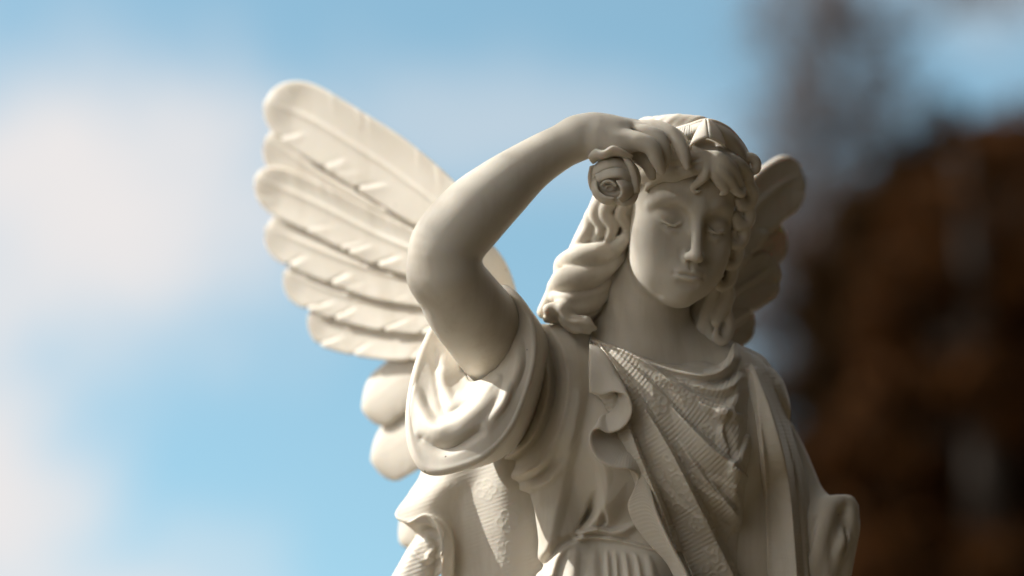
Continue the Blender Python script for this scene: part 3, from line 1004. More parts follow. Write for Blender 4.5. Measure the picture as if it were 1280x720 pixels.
def build_diadem(root, mat):
    bot = [(806, 186, 52), (832, 184, 84), (858, 182, 86), (885, 171, 88), (908, 184, 84), (925, 198, 74), (933, 208, 58), (936, 222, 20)]
    mid = [(804, 176, 42), (833, 172, 74), (860, 168, 95), (884, 161, 102), (908, 170, 94), (925, 186, 76), (934, 200, 46), (937, 216, 12)]
    top = [(804, 170, 30), (838, 164, 62), (862, 156, 84), (884, 150, 92), (906, 158, 82), (922, 174, 64), (932, 190, 38), (937, 208, 4)]
    G = patch([bot, mid, top], 260, 40)
    u, v = uv_of(G[..., 0], G[..., 1], G[..., 2])
    rib = (1 + np.sin(np.linspace(0, 2 * math.pi * 58, 260)))[:, None] * 0.5
    rim = np.linspace(0, 1, 40)[None, :]
    rib = rib * sstep(0.36, 0.26, np.linspace(0, 1, 260))[:, None]
    G = G + np.array([0, 0.1, 1]) * (0.9 * rib * sstep(0.1, 0.2, rim) * sstep(0.12, 0.2, 1 - rim) + 2.2 * sstep(0.82, 0.95, rim))[..., None]
    d = new_mesh('diadem', *sheet(G, 8), mat, root)
    left = patch([[(883, 149, 105), (884, 156, 113), (885, 164, 121), (886, 172, 126)],
                  [(882.5, 149, 104), (879.5, 157, 111), (876, 166, 118), (874, 176, 124)],
                  [(882, 149, 103), (875, 157, 107), (868, 169, 113), (862, 183, 120)]], 30, 14)
    right = patch([[(883, 149, 105), (884, 156, 113), (885, 164, 121), (886, 172, 126)],
                   [(883, 149, 104), (888, 156, 110), (892, 165, 116), (896, 177, 121)],
                   [(884, 149, 103), (893, 154, 105), (901, 166, 110), (908, 184, 115)]], 30, 14)
    new_mesh('peak', *join([sheet(left, 5), sheet(right[:, ::-1], 5)]), mat, d)
    return d


def build_rose(root, mat):
    r = None
    z0 = 128
    c = Clay(P(728, 262, 40) - [4, 4, 0], P(812, 178, 60) + [8, 8, 120], 1.1)
    c.ell(P(769, 224, z0), (31, 29, 27), 0)
    c.ell(P(764, 233, z0 + 27), (15, 11, 13), 3, op='sub')
    c.ell(P(762, 234, z0 + 16), (8, 6, 9), 3)
    c.ell(P(762, 236, z0 + 27), (4.5, 3.5, 7), 2, op='sub')
    heart = new_mesh('rose', *keep_main(*c.mesh()), mat, root)

    def petal(rows, th=4.5):
        new_mesh('petal', *sheet(patch(rows, 36, 18), th), mat, heart)

    # inner bud: upper hood, wrapped petals round the heart
    petal([[(742, 222, z0 + 16), (752, 214, z0 + 27), (770, 209, z0 + 31), (788, 215, z0 + 24)],
           [(743, 212, z0 + 12), (754, 204, z0 + 22), (772, 201, z0 + 24), (789, 209, z0 + 16)],
           [(746, 206, z0), (757, 199, z0 + 6), (773, 197, z0 + 8), (788, 203, z0 + 2)]])
    petal([[(748, 228, z0 + 22), (760, 223, z0 + 33), (776, 222, z0 + 34), (786, 230, z0 + 26)],
           [(744, 220, z0 + 19), (758, 214, z0 + 29), (776, 213, z0 + 31), (790, 221, z0 + 22)],
           [(744, 214, z0 + 10), (758, 207, z0 + 18), (776, 206, z0 + 20), (790, 213, z0 + 10)]], 4)
    petal([[(746, 226, z0 + 20), (748, 238, z0 + 27), (757, 245, z0 + 31), (768, 247, z0 + 31)],
           [(742, 226, z0 + 15), (744, 240, z0 + 21), (754, 249, z0 + 25), (768, 252, z0 + 25)],
           [(739, 226, z0 + 2), (742, 243, z0 + 8), (754, 254, z0 + 10), (768, 256, z0 + 10)]], 4)
    petal([[(770, 226, z0 + 35), (775, 234, z0 + 37), (776, 242, z0 + 35), (771, 248, z0 + 32)],
           [(778, 225, z0 + 31), (783, 234, z0 + 32), (783, 244, z0 + 29), (776, 252, z0 + 25)],
           [(787, 222, z0 + 20), (792, 233, z0 + 20), (790, 245, z0 + 16), (780, 254, z0 + 12)]], 4)
    petal([[(752, 230, z0 + 26), (757, 226, z0 + 31), (764, 226, z0 + 33), (770, 231, z0 + 33)],
           [(750, 233, z0 + 22), (755, 229, z0 + 24), (763, 229, z0 + 26), (770, 234, z0 + 26)]], 3)
    # outer petals
    petal([[(736, 194, z0 + 22), (744, 186, z0 + 31), (754, 188, z0 + 37), (766, 182, z0 + 39), (779, 187, z0 + 36), (791, 194, z0 + 29)],
           [(737, 200, z0 + 19), (746, 194, z0 + 29), (755, 194, z0 + 34), (767, 190, z0 + 36), (780, 193, z0 + 33), (790, 198, z0 + 26)],
           [(741, 205, z0 + 4), (748, 200, z0 + 8), (757, 198, z0 + 11), (768, 195, z0 + 12), (780, 197, z0 + 10), (789, 201, z0 + 5)]], 5)
    petal([[(778, 196, z0 + 30), (790, 203, z0 + 32), (797, 218, z0 + 28), (800, 240, z0 + 20)],
           [(781, 199, z0 + 26), (787, 208, z0 + 28), (791, 222, z0 + 25), (793, 242, z0 + 18)],
           [(784, 204, z0 + 10), (788, 212, z0 + 12), (790, 224, z0 + 10), (790, 240, z0 + 6)]], 5)
    petal([[(737, 208, z0 + 4), (735, 222, z0 + 10), (738, 236, z0 + 10), (746, 244, z0 + 8)],
           [(743, 206, z0 + 2), (742, 222, z0 + 6), (744, 236, z0 + 6), (750, 242, z0 + 4)]], 4)
    petal([[(770, 255, z0 + 18), (782, 258, z0 + 20), (794, 252, z0 + 18), (799, 240, z0 + 14)],
           [(772, 249, z0 + 20), (781, 250, z0 + 23), (789, 246, z0 + 21), (793, 238, z0 + 16)]], 4)
    return heart
# ------------------------------------------------------------------ trees, ground, plinth
def wpt(u, v, d):
    """World point seen at photograph position (u, v), d metres from the lens along its axis."""
    return CAM + d * (FWD + RIGHT * (u - 640) / D + UP * (360 - v) / D)


def limb_mesh(paths, sides=9):
    Vs, Qs, n = [], [], 0
    for pts, rad in paths:
        pts = np.asarray(pts, float)
        c = smooth_path(np.c_[pts, rad], max(6, 5 * len(pts)))
        p, r = c[:, :3], np.maximum(c[:, 3], 0.002)
        T = np.gradient(p, axis=0)
        T /= np.linalg.norm(T, axis=1, keepdims=True) + 1e-9
        ref = np.array([0.31, 0.95, 0.1])
        A = np.cross(T, ref)
        A /= np.linalg.norm(A, axis=1, keepdims=True) + 1e-9
        B = np.cross(T, A)
        a = np.linspace(0, 2 * math.pi, sides, endpoint=False)
        G = p[:, None] + r[:, None, None] * (np.cos(a)[None, :, None] * A[:, None] + np.sin(a)[None, :, None] * B[:, None])
        V, Q = grid_mesh(G.transpose(1, 0, 2), True)
        Vs.append(V)
        Qs.append(Q + n)
        n += len(V)
    return np.vstack(Vs), np.vstack(Qs)


def leaf_mesh(centres, size, r):
    n = len(centres)
    d = r.normal(size=(n, 3))
    d /= np.linalg.norm(d, axis=1, keepdims=True)
    e = np.cross(d, r.normal(size=(n, 3)))
    e /= np.linalg.norm(e, axis=1, keepdims=True)
    f = np.cross(d, e)
    s = size * r.uniform(0.6, 1.3, n)[:, None]
    c = np.asarray(centres)
    V = np.stack([c - d * s, c + e * s * .45 + f * s * .12, c + d * s, c - e * s * .45 + f * s * .12], 1).reshape(-1, 3)
    return V, np.arange(4 * n).reshape(n, 4)


def bark(name, col):
    m, nt, b, N = nodes_of(name)
    tc = N('ShaderNodeTexCoord')
    mp = N('ShaderNodeMapping')
    mp.inputs['Scale'].default_value = (14, 14, 2.5)
    nz = N('ShaderNodeTexNoise', i_Scale=1.6, i_Detail=7.0)
    nt.links.new(tc.outputs['Object'], mp.inputs['Vector'])
    nt.links.new(mp.outputs['Vector'], nz.inputs['Vector'])
    rp = N('ShaderNodeValToRGB')
    rp.color_ramp.elements[0].position, rp.color_ramp.elements[1].position = .3, .7
    rp.color_ramp.elements[0].color = tuple(x * .55 for x in col) + (1,)
    rp.color_ramp.elements[1].color = tuple(col) + (1,)
    nt.links.new(nz.outputs['Fac'], rp.inputs['Fac'])
    nt.links.new(rp.outputs['Color'], b.inputs['Base Color'])
    b.inputs['Roughness'].default_value = .9
    bp = N('ShaderNodeBump', i_Strength=.8, i_Distance=.02)
    nt.links.new(nz.outputs['Fac'], bp.inputs['Height'])
    nt.links.new(bp.outputs['Normal'], b.inputs['Normal'])
    return m


def leafmat(name, cols):
    m, nt, b, N = nodes_of(name)
    g = N('ShaderNodeNewGeometry')
    rp = N('ShaderNodeValToRGB')
    rp.color_ramp.interpolation = 'CONSTANT'
    while len(rp.color_ramp.elements) < len(cols):
        rp.color_ramp.elements.new(0.5)
    for i, c in enumerate(cols):
        rp.color_ramp.elements[i].position = i / len(cols)
        rp.color_ramp.elements[i].color = tuple(c) + (1,)
    nt.links.new(g.outputs['Random Per Island'], rp.inputs['Fac'])
    nt.links.new(rp.outputs['Color'], b.inputs['Base Color'])
    b.inputs['Roughness'].default_value = .8
    b.inputs['Specular IOR Level'].default_value = .12
    tr = N('ShaderNodeBsdfTranslucent')
    nt.links.new(rp.outputs['Color'], tr.inputs['Color'])
    mx = N('ShaderNodeMixShader')
    mx.inputs[0].default_value = .25
    nt.links.new(b.outputs[0], mx.inputs[1])
    nt.links.new(tr.outputs[0], mx.inputs[2])
    nt.links.new(mx.outputs[0], nt.nodes['Material Output'].inputs['Surface'])
    return m


def tree(name, base, height, lobes, label, lmat, bmat, leaves, size, seed, rad=.16, group=None, bare=0):
    """A tree: tapered trunk with limbs into every lobe (dx, dy, z, radius), leaves through the lobes' volume."""
    r = np.random.default_rng(seed)
    o = empty(name, base, label, 'tree')
    if group:
        o['group'] = group
    b = np.array(base, float)
    top = b + [r.normal() * .2, r.normal() * .2, height]
    trunk = [b + [0, 0, -.1], b * .66 + top * .34 + r.normal(size=3) * [.12, .12, 0], b * .33 + top * .67 + r.normal(size=3) * [.15, .15, 0], top]
    paths = [(trunk, [rad * 1.35, rad, rad * .7, rad * .18])]
    cs = []
    for dx, dy, z, R in lobes:
        c = b + [dx, dy, z]
        f = r.uniform(.35, .8)
        s = trunk[1] * (1 - f) + trunk[3] * f
        s[2] = min(s[2], c[2])
        mid = s * .5 + c * .5 + r.normal(size=3) * .15 * R + [0, 0, .1 * R]
        paths.append(([s, mid, c], [rad * .45, rad * .28, rad * .08]))
        for _ in range(5 + bare):
            d = r.normal(size=3)
            d[2] = abs(d[2]) * .7 if bare else d[2]
            d /= np.linalg.norm(d)
            q = c + d * R * r.uniform(.6, 1.0)
            k = r.uniform(.25, 1)
            s2 = mid * (1 - k) + c * k
            m2 = s2 * .5 + q * .5 + r.normal(size=3) * .1 * R
            paths.append(([s2, m2, q], [rad * .16, rad * .09, rad * .03]))
            for _ in range(bare // 3):
                k2 = r.uniform(.3, 1)
                s3 = m2 * (1 - k2) + q * k2
                e = s3 + (d + r.normal(size=3) * .8) * R * .35
                paths.append(([s3, s3 * .5 + e * .5 + r.normal(size=3) * .03 * R, e], [rad * .06, rad * .04, rad * .015]))
        n = int(leaves * R ** 2)
        if n:
            d = r.normal(size=(n, 3))
            d /= np.linalg.norm(d, axis=1, keepdims=True)
            k = max(3, int(5 * R))
            cl = r.normal(size=(k * 6, 3))
            cl /= np.linalg.norm(cl, axis=1, keepdims=True)
            cl = cl * R * r.uniform(.45, 1.0, (k * 6, 1))
            w = cl[r.integers(0, len(cl), n)] + d * R * .30 * r.uniform(0, 1, (n, 1)) ** .5
            cs.append(c + w * [1, 1, .85])
    t = new_mesh('trunk', *limb_mesh(paths), bmat, o, world=True)
    if cs:
        new_mesh('crown', *leaf_mesh(np.vstack(cs), size, r), lmat, o, world=True, smooth=False)
    return o


def build_surroundings():
    # ground: leaf-strewn grass reaching the horizon
    n = 90
    a = np.linspace(0, 2 * math.pi, n, endpoint=False)
    rr = np.r_[0.01, np.geomspace(1, 2500, 40)]
    G = np.array([np.c_[r * np.cos(a), 4 + r * np.sin(a), 0.06 * np.sin(r * 1.3 + 3 * a) * min(1, r / 8) * (r < 60)] for r in rr])
    V, Q = grid_mesh(G.transpose(1, 0, 2), True)
    m, nt, b, N = nodes_of('leaf_strewn_grass')
    tc = N('ShaderNodeTexCoord')
    nz = N('ShaderNodeTexNoise', i_Scale=3.0, i_Detail=9.0, i_Roughness=.7)
    nt.links.new(tc.outputs['Object'], nz.inputs['Vector'])
    rp = N('ShaderNodeValToRGB')
    e = rp.color_ramp.elements
    e[0].position, e[0].color = .35, (.030, .032, .012, 1)
    e[1].position, e[1].color = .65, (.080, .045, .018, 1)
    nt.links.new(nz.outputs['Fac'], rp.inputs['Fac'])
    nt.links.new(rp.outputs['Color'], b.inputs['Base Color'])
    b.inputs['Roughness'].default_value = .95
    g = new_mesh('ground', V, Q, m, None, world=True)
    g['kind'] = 'structure'

    grey = bark('grey_bark', (.30, .28, .29))
    brown = bark('brown_bark', (.035, .024, .016))
    twigs = leafmat('grey_twigs', [(.20, .175, .18), (.15, .135, .14), (.25, .22, .23)])
    russet = leafmat('russet_leaves', [(.085, .030, .006), (.060, .022, .005), (.105, .038, .006), (.042, .018, .005), (.035, .019, .006)])
    brownl = leafmat('brown_leaves', [(.052, .025, .007), (.036, .019, .006), (.064, .027, .006), (.026, .016, .006)])
    dark = leafmat('dark_leaves', [(.030, .024, .010), (.042, .027, .011), (.024, .021, .009), (.05, .030, .012)])

    def placed(name, u, d, rows, label, lm, bm, n, size, seed, rad, **kw):
        """Tree d metres off whose lobes are given as (u, v, depth offset, radius)."""
        p = wpt(u, 400, d)
        lob = [(wpt(a, b, d)[0] - p[0], dd, wpt(a, b, d)[2], R) for a, b, dd, R in rows]
        return tree(name, (p[0], p[1], 0), max(l[2] for l in lob) + .2, lob, label, lm, bm, n, size, seed, rad, **kw)
    placed('autumn_tree', 1240, 13.0, [(1180, 330, 0, .42), (1270, 260, .2, .5), (1130, 430, .2, .38), (1230, 430, 0, .5), (1330, 360, .3, .6), (1150, 540, .1, .45), (1260, 560, 0, .55), (1170, 660, .2, .5),
                                       (1300, 690, 0, .6), (1180, 790, 0, .6), (1290, 850, .2, .7), (1380, 500, .3, .7), (1420, 250, .5, .7), (1240, 1000, 0, .8)],
           'russet autumn tree with dense leaves right of the statue', russet, brown, 11000, .038, 5, .11)
    placed('autumn_tree', 1330, 19.0, [(1060, 340, 0, .4), (1035, 390, 0, .35), (1100, 270, 0, .45), (1130, 225, 0, .4), (1200, 190, 0, .4), (1030, 430, 0, .35), (1010, 520, 0, .4), (1020, 620, 0, .45), (1030, 720, 0, .5), (1150, 290, 0, .5), (1250, 240, 0, .55), (1110, 400, 0, .5), (1210, 380, 0, .7), (1330, 300, 0, .9), (1090, 520, 0, .6), (1200, 520, 0, .8), (1320, 480, 0, .9), (1100, 660, 0, .7),
                                       (1230, 680, 0, .9), (1350, 680, 0, .9), (1110, 800, 0, .8), (1250, 850, 0, 1.0), (1450, 420, 0, 1.2)],
           'dull brown autumn tree behind the russet one', brownl, brown, 9000, .06, 6, .15)
    placed('autumn_tree', 1200, 27.0, [(1060, 520, 0, .9), (1150, 440, 0, 1.0), (1260, 400, 0, 1.1), (1380, 420, 0, 1.2), (1040, 640, 0, 1.0), (1150, 600, .3, 1.2), (1280, 580, .3, 1.3), (1080, 760, 0, 1.3), (1220, 760, 0, 1.4), (1380, 700, 0, 1.4)],
           'dark brown rounded autumn tree farthest back behind the other two brown trees', brownl, brown, 4200, .085, 8, .2)
    placed('bare_tree', 1040, 22.0, [(1035, 120, 0, .55), (1000, 40, 0, .5), (1100, 40, .2, .55), (980, 150, 0, .4), (1110, 120, 0, .45), (985, 300, 0, .4), (960, 330, 0, .45), (950, 420, .1, .45), (1020, 300, .2, .45), (980, 400, .2, .45), (1000, 340, .1, .45), (1000, 240, .1, .4), (940, 480, 0, .4), (1040, -60, 0, .7), (1010, 220, 0, .5), (1075, 190, .1, .5), (1040, 310, 0, .6), (1000, 380, 0, .45), (990, 470, 0, .4), (1060, 420, 0, .5), (1020, 560, 0, .6), (1080, -160, 0, .7), (1260, -70, .4, .6)],
           'bare grey twiggy tree between the statue and the brown trees', twigs, grey, 900, .05, 9, .07, bare=16)
    build_sun_blocker_tree(dark, brown)
    # unseen trees added to block sky light, to the right of and behind the photographer
    spots = [((3.9, 2.4, 0), 1.0, 'added sky-blocking broad dark tree overhanging from beside the statue', 21),
             ((3.4, -0.6, 0), 1.05, 'added sky-blocking broad dark tree on the right of the photographer', 25),
             ((1.7, -3.6, 0), 1.0, 'added sky-blocking broad dark tree standing right behind the photographer', 22),
             ((-0.9, -5.2, 0), 1.1, 'added sky-blocking broad dark tree farthest behind the photographer', 27),
             ((6.5, 7.5, 0), 1.1, 'added sky-blocking broad dark tree on the lawn beyond the statue, out to the side', 23)]
    for loc, s, lab, sd in spots:
        over = [(-3.3, -.2, 6.6, 1.5), (-3.5, -2.0, 6.4, 1.5), (-2.0, -1.8, 6.8, 1.4), (-2.4, 1.3, 7.0, 1.4), (-4.2, -3.4, 6.6, 1.4)] if sd == 21 else []  # overhead lobes added to cut light from above
        tree('sky_blocker_tree', loc, 6.5 * s, over + [(0, 0, 5.5 * s, 1.9), (-1.2, .4, 4.3 * s, 1.5), (1.4, -.3, 4.4 * s, 1.7), (.2, 1.5, 4.4 * s, 1.6), (.1, -1.5, 4.2 * s, 1.6), (-.5, 0, 3.0, 1.3), (.8, .8, 2.6, 1.3), (.5, -.8, 2.4, 1.3), (0, .3, 7.0 * s, 1.5), (.3, 1.2, 1.6, 1.2), (.2, -1.2, 1.4, 1.2), (-1.7, -.2, 6.0, 1.4)],
             lab, dark, brown, 2600, .09, sd, .2, group='unseen trees added to block sky light around the photographer')


def build_sun_blocker_tree(lmat, bmat):
    """Unseen tree added on the sunny side, its bough shaped to shade arm and face."""
    s = np.array([math.sin(SUN_AZ) * math.cos(SUN_EL), math.cos(SUN_AZ) * math.cos(SUN_EL), math.sin(SUN_EL)])
    a = np.cross([0, 0, 1.0], s)
    a /= np.linalg.norm(a)
    b = np.cross(s, a)
    ref = CAM + FWD * D / 1000
    at = lambda x, y, d: ref + a * x / 1000 + b * y / 1000 + s * d
    r = np.random.default_rng(77)
    o = empty('sun_blocker_tree', (-5.6, 0.9, 0), 'unseen leafy tree added out to the left, its low bough placed to shade the statue', 'tree')
    trunk = [(-5.6, 0.9, -.1), (-5.55, 0.9, 2.2), (-5.4, 1.0, 4.2), (-5.3, 1.1, 6.6)]
    tip = at(60, 230, 4.9)
    el = at(190, 20, 5.0)
    bough = [trunk[2], np.array(trunk[2]) * .45 + el * .55 + [0, 0, .25], el, tip]
    paths = [(trunk, [.2, .16, .13, .04]), (bough, [.05, .03, .008, .003])]
    pts = []
    poly = np.array([(62, -80), (120, -84), (175, -92), (245, -84), (262, 0), (245, 90), (190, 200), (150, 262), (80, 292), (38, 245), (22, 190), (26, 128), (46, 104), (64, 74), (62, 20)], float)  # leaf outline shaped so its shadow covers arm, hand and face
    while len(pts) < 520:
        q = r.uniform((0, -110), (280, 310), (400, 2))
        d = poly_sdf(q[:, 0], q[:, 1], poly)
        q = q[d < r.uniform(-14, 4, 400)]
        pts += [at(x, y, 5.0 + r.normal() * .16) for x, y in q]
    pts = pts[:520] + [at(x, y, 5.0 + r.normal() * .1) for x, y in zip(r.uniform(48, 105, 130), r.uniform(-52, 22, 130))] + [at(x, y, 5.0 + r.normal() * .1) for x, y in zip(r.uniform(34, 62, 90), r.uniform(18, 72, 90))]
    for k in range(14):
        e = pts[r.integers(len(pts))]
        s0 = np.array(bough[2]) * (1 - k / 14) + np.array(bough[3]) * (k / 14)
        paths.append(([s0, s0 * .5 + e * .5 + r.normal(size=3) * .02, e], [.008, .005, .002]))
    extra = []
    for c, R, n in (((-5.8, 0.9, 6.2), 1.1, 1300), ((-6.2, 0.4, 5.2), 1.0, 1100), ((-5.2, 0.2, 5.4), .9, 1000), ((-5.6, 0.2, 6.6), 1.0, 1000)):
        d = r.normal(size=(n, 3))
        d *= R * r.uniform(.4, 1, (n, 1)) / np.linalg.norm(d, axis=1, keepdims=True)
        extra.append(np.array(c) + d)
        paths.append(([trunk[3], np.array(trunk[3]) * .5 + np.array(c) * .5, c], [.05, .035, .012]))
    new_mesh('trunk', *limb_mesh(paths), bmat, o, world=True)
    V1, Q1 = leaf_mesh(np.array(pts), .0125, r)
    V2, Q2 = leaf_mesh(np.vstack(extra), .07, r)
    new_mesh('crown', *join([(V1, Q1), (V2, Q2)]), lmat, o, world=True, smooth=False)


def build_plinth(mat):
    bm = bpy.data.meshes.new('plinth')
    import bmesh
    b = bmesh.new()
    for w, z0, z1 in ((1.0, 0, .16), (.78, .16, .24), (.66, .24, .58), (.78, .58, .70)):
        r = bmesh.ops.create_cube(b, size=1.0)
        for v in r['verts']:
            v.co.x *= w * (.96 if v.co.z > 0 and z1 < .6 else 1)
            v.co.y *= w * (.96 if v.co.z > 0 and z1 < .6 else 1)
            v.co.z = z0 - .002 * (z0 > 0) if v.co.z < 0 else z1
    bmesh.ops.bevel(b, geom=b.edges[:], offset=.012, segments=2, affect='EDGES')
    b.to_mesh(bm)
    b.free()
    o = bpy.data.objects.new('plinth', bm)
    COL.objects.link(o)
    o.location = (.165, 3.545, 0)
    bm.materials.append(mat)
    o['label'] = 'square stepped stone plinth carrying the angel statue'
    o['category'] = 'plinth'
    return o
# ------------------------------------------------------------------ wings
def feather(spine, w1, w2, mat, parent, zdir, tilt=7, dish=3, th=4, seed=0, notch=1.0, nu=110, nv=44, tipl=1.25, top=1.0, rach=2.2, tipdish=3.5, fine=.16, name='feather'):
    """One carved feather.  spine: (u, v, z) rows from root to tip; w1, w2: half-widths above and
    below the quill; the lower vane rises over its neighbour by tilt."""
    r = np.random.default_rng(seed)
    C = np.array([P(*p) for p in spine])
    n = len(C)
    cc = smooth_path(C, nu)
    T = np.gradient(cc, axis=0)
    T /= np.linalg.norm(T, axis=1, keepdims=True)
    N = np.asarray(zdir, float) - (T @ np.asarray(zdir, float))[:, None] * T
    N /= np.linalg.norm(N, axis=1, keepdims=True)
    B = np.cross(N, T)                                  # across the feather
    if B[nu // 2, 1] > 0:
        B = -B                                          # positive t points down the picture
    s = np.linspace(0, 1, nu)[:, None]
    t = np.linspace(-1, 1, nv)[None, :]
    L = np.linalg.norm(np.diff(cc, axis=0), axis=1).sum()
    tip = np.clip((1 - s) * L / (tipl * (w1 + w2) / 2), 0, 1)
    prof = np.sqrt(np.clip(1 - (1 - tip) ** 2.2, 0, 1)) * (0.72 + 0.28 * sstep(0, 0.5, s))
    # ragged lower vane: the barbs part in a few slanting notches
    k = max(3, int(L / 66))
    pos = np.linspace(0.16, 0.90, k) + r.uniform(-.10, .10, k)
    dep = r.uniform(0.05, 1.0, k)
    slant = r.uniform(0.8, 1.8, k)
    e = np.zeros_like(s * t)
    cut = np.zeros_like(s * t)
    a = np.abs(t)
    for p_, d_, sl_ in zip(pos, dep, slant):
        q = (s - p_) * L + sl_ * 38 * (1 - a)            # mm along the quill, raked towards the tip
        lip = np.exp(-np.maximum(-q, 0) / 15 - (np.maximum(q, 0) / 4.0) ** 2)
        e += (t > 0) * d_ * (3.0 * lip - 2.0 * np.exp(-((q - 6) / 5.0) ** 2)) * sstep(0.25, 0.8, a) * notch
        cut += (t > 0) * d_ * np.exp(-((q - 4) / 4.5) ** 2) * sstep(0.55, 1, a) * 0.14 * notch
    for p_ in np.linspace(.2, .9, k + 1) + r.uniform(-.05, .05, k + 1):
        q = (s - p_) * L + 30 * (1 - a)
        e += (t < 0) * 1.5 * notch * top * (np.exp(-np.maximum(-q, 0) / 12 - (np.maximum(q, 0) / 2.2) ** 2)) * sstep(0.3, 0.9, a)
    w = np.where(t < 0, w1, w2) * prof * (1 - cut)
    h = rach * np.exp(-((t * (w1 + w2) / 2) / 3.2) ** 2) * sstep(1.0, 0.8, s) \
        + tilt * t * 0.8 + dish * (np.abs(t) ** 2.4 - 0.35) * sstep(0.1, 0.5, s) \
        + tipdish * sstep(0.86, 1.0, s) * (1 - np.abs(t) ** 2) * 0.8 + e
    h += fine * np.sin((s * L + 3 * np.sin(s * L * .06) + (1 - a) * 26) * 0.85) * (.6 + .4 * np.sin(s * L * .11 + seed)) * sstep(0.12, 0.3, np.abs(t))
    G = cc[:, None, :] + B[:, None, :] * (w * t)[..., None] + N[:, None, :] * h[..., None]
    return new_mesh(name, *sheet(G, th), mat, parent)


def build_left_wing(root, mat):
    c = Clay(P(520, 480, -220), P(690, 250, 20), 2.5)
    c.tube([P(612, 430, -100), P(606, 370, -110), P(596, 325, -125), P(560, 275, -165)], [44, 45, 30, 8], 0, flat=((0.5, 0, 0.87), 0.5))
    w = new_mesh('wing', *keep_main(*c.mesh()), mat, root)
    Z = lambda u, v, d=0: -85 - (640 - u) * 0.92 + d
    zd = (-0.68, 0.05, 0.73)

    def F(pts, w1, w2, d, seed, **kw):
        feather([(u, v, Z(u, v, d)) for u, v in pts], w1, w2, mat, w, zd, seed=seed, **kw)
    F([(592, 322), (560, 268), (500, 220), (436, 178), (382, 146), (334, 127)], 47, 48, 6, 3, tilt=3, dish=5, tipl=1.9, top=.8, tipdish=9)
    F([(592, 340), (530, 288), (450, 248), (385, 207), (334, 172)], 28, 36, -5, 5, tilt=2)
    F([(592, 358), (545, 325), (470, 292), (395, 254), (322, 221)], 28, 40, 5, 7, tilt=2, dish=5, tipl=1.9, tipdish=8)
    F([(592, 380), (545, 358), (470, 338), (400, 312), (335, 283)], 28, 38, 0, 11, tilt=3, tipl=1.4)
    F([(592, 402), (545, 392), (470, 378), (410, 362), (358, 339)], 28, 36, -4, 13, tilt=3, tipl=1.4)
    F([(592, 424), (545, 420), (480, 416), (430, 407), (388, 393)], 28, 36, -8, 17, tilt=3, tipl=1.4)
    F([(640, 450), (570, 455), (510, 470), (456, 512)], 38, 42, -18, 19, notch=0.25, tilt=3, dish=-7, tipl=1.0, rach=.3, fine=0)
    F([(640, 490), (580, 510), (525, 540), (467, 575)], 40, 44, -22, 23, notch=0.35, tilt=3, dish=-7, tipl=1.0, rach=.3, fine=0)
    F([(620, 560), (570, 600), (525, 650), (503, 678)], 30, 30, -30, 29, notch=0.3, tilt=3, dish=-6, tipl=1.0, rach=.5)
    # coverts over the roots
    F([(598, 365), (586, 335), (555, 308), (522, 292)], 26, 28, 6, 37, notch=0, tilt=1, dish=-5, rach=.3, fine=0, tipl=1.2)
    F([(598, 390), (586, 366), (560, 352), (530, 346)], 22, 26, 4, 41, notch=0, tilt=1, dish=-5, rach=.3, fine=0, tipl=1.2)
    F([(598, 412), (588, 397), (560, 390), (536, 386)], 22, 26, 1, 43, notch=0, tilt=1, dish=-5, rach=.3, fine=0, tipl=1.2)
    return w


def build_right_wing(root, mat):
    c = Clay(P(840, 470, -220), P(960, 250, 0), 2.5)
    c.tube([P(862, 430, -98), P(878, 380, -122), P(892, 320, -150), P(908, 270, -178)], [26, 26, 22, 12], 0, flat=((-0.6, 0, 0.8), 0.6))
    w = new_mesh('wing', *keep_main(*c.mesh()), mat, root)
    Z = lambda u, v, d=0: -80 - (u - 880) * 1.15 + d
    zd = (0.72, 0.0, 0.69)

    def F(pts, w1, w2, d, seed, **kw):
        feather([(u, v, Z(u, v, d)) for u, v in pts], w1, w2, mat, w, zd, seed=seed, **kw)
    F([(860, 370), (908, 300), (948, 252), (978, 228), (1001, 218)], 34, 44, 6, 53, th=11, tilt=4, notch=.6, tipl=1.0)
    F([(860, 385), (912, 334), (948, 306), (979, 289)], 28, 36, 0, 59, tilt=4, th=8, notch=.7, tipl=1.1)
    F([(860, 404), (910, 368), (940, 349), (968, 329)], 28, 38, 7, 61, tilt=4, th=8, notch=.7, tipl=1.1)
    F([(860, 424), (903, 410), (922, 402), (938, 391)], 28, 32, 1, 67, tilt=4, th=8, notch=.6)
    F([(855, 444), (890, 438), (905, 432), (917, 424)], 22, 22, -4, 71, tilt=4, notch=.5)
    return w
# ------------------------------------------------------------------ camera, light, sky


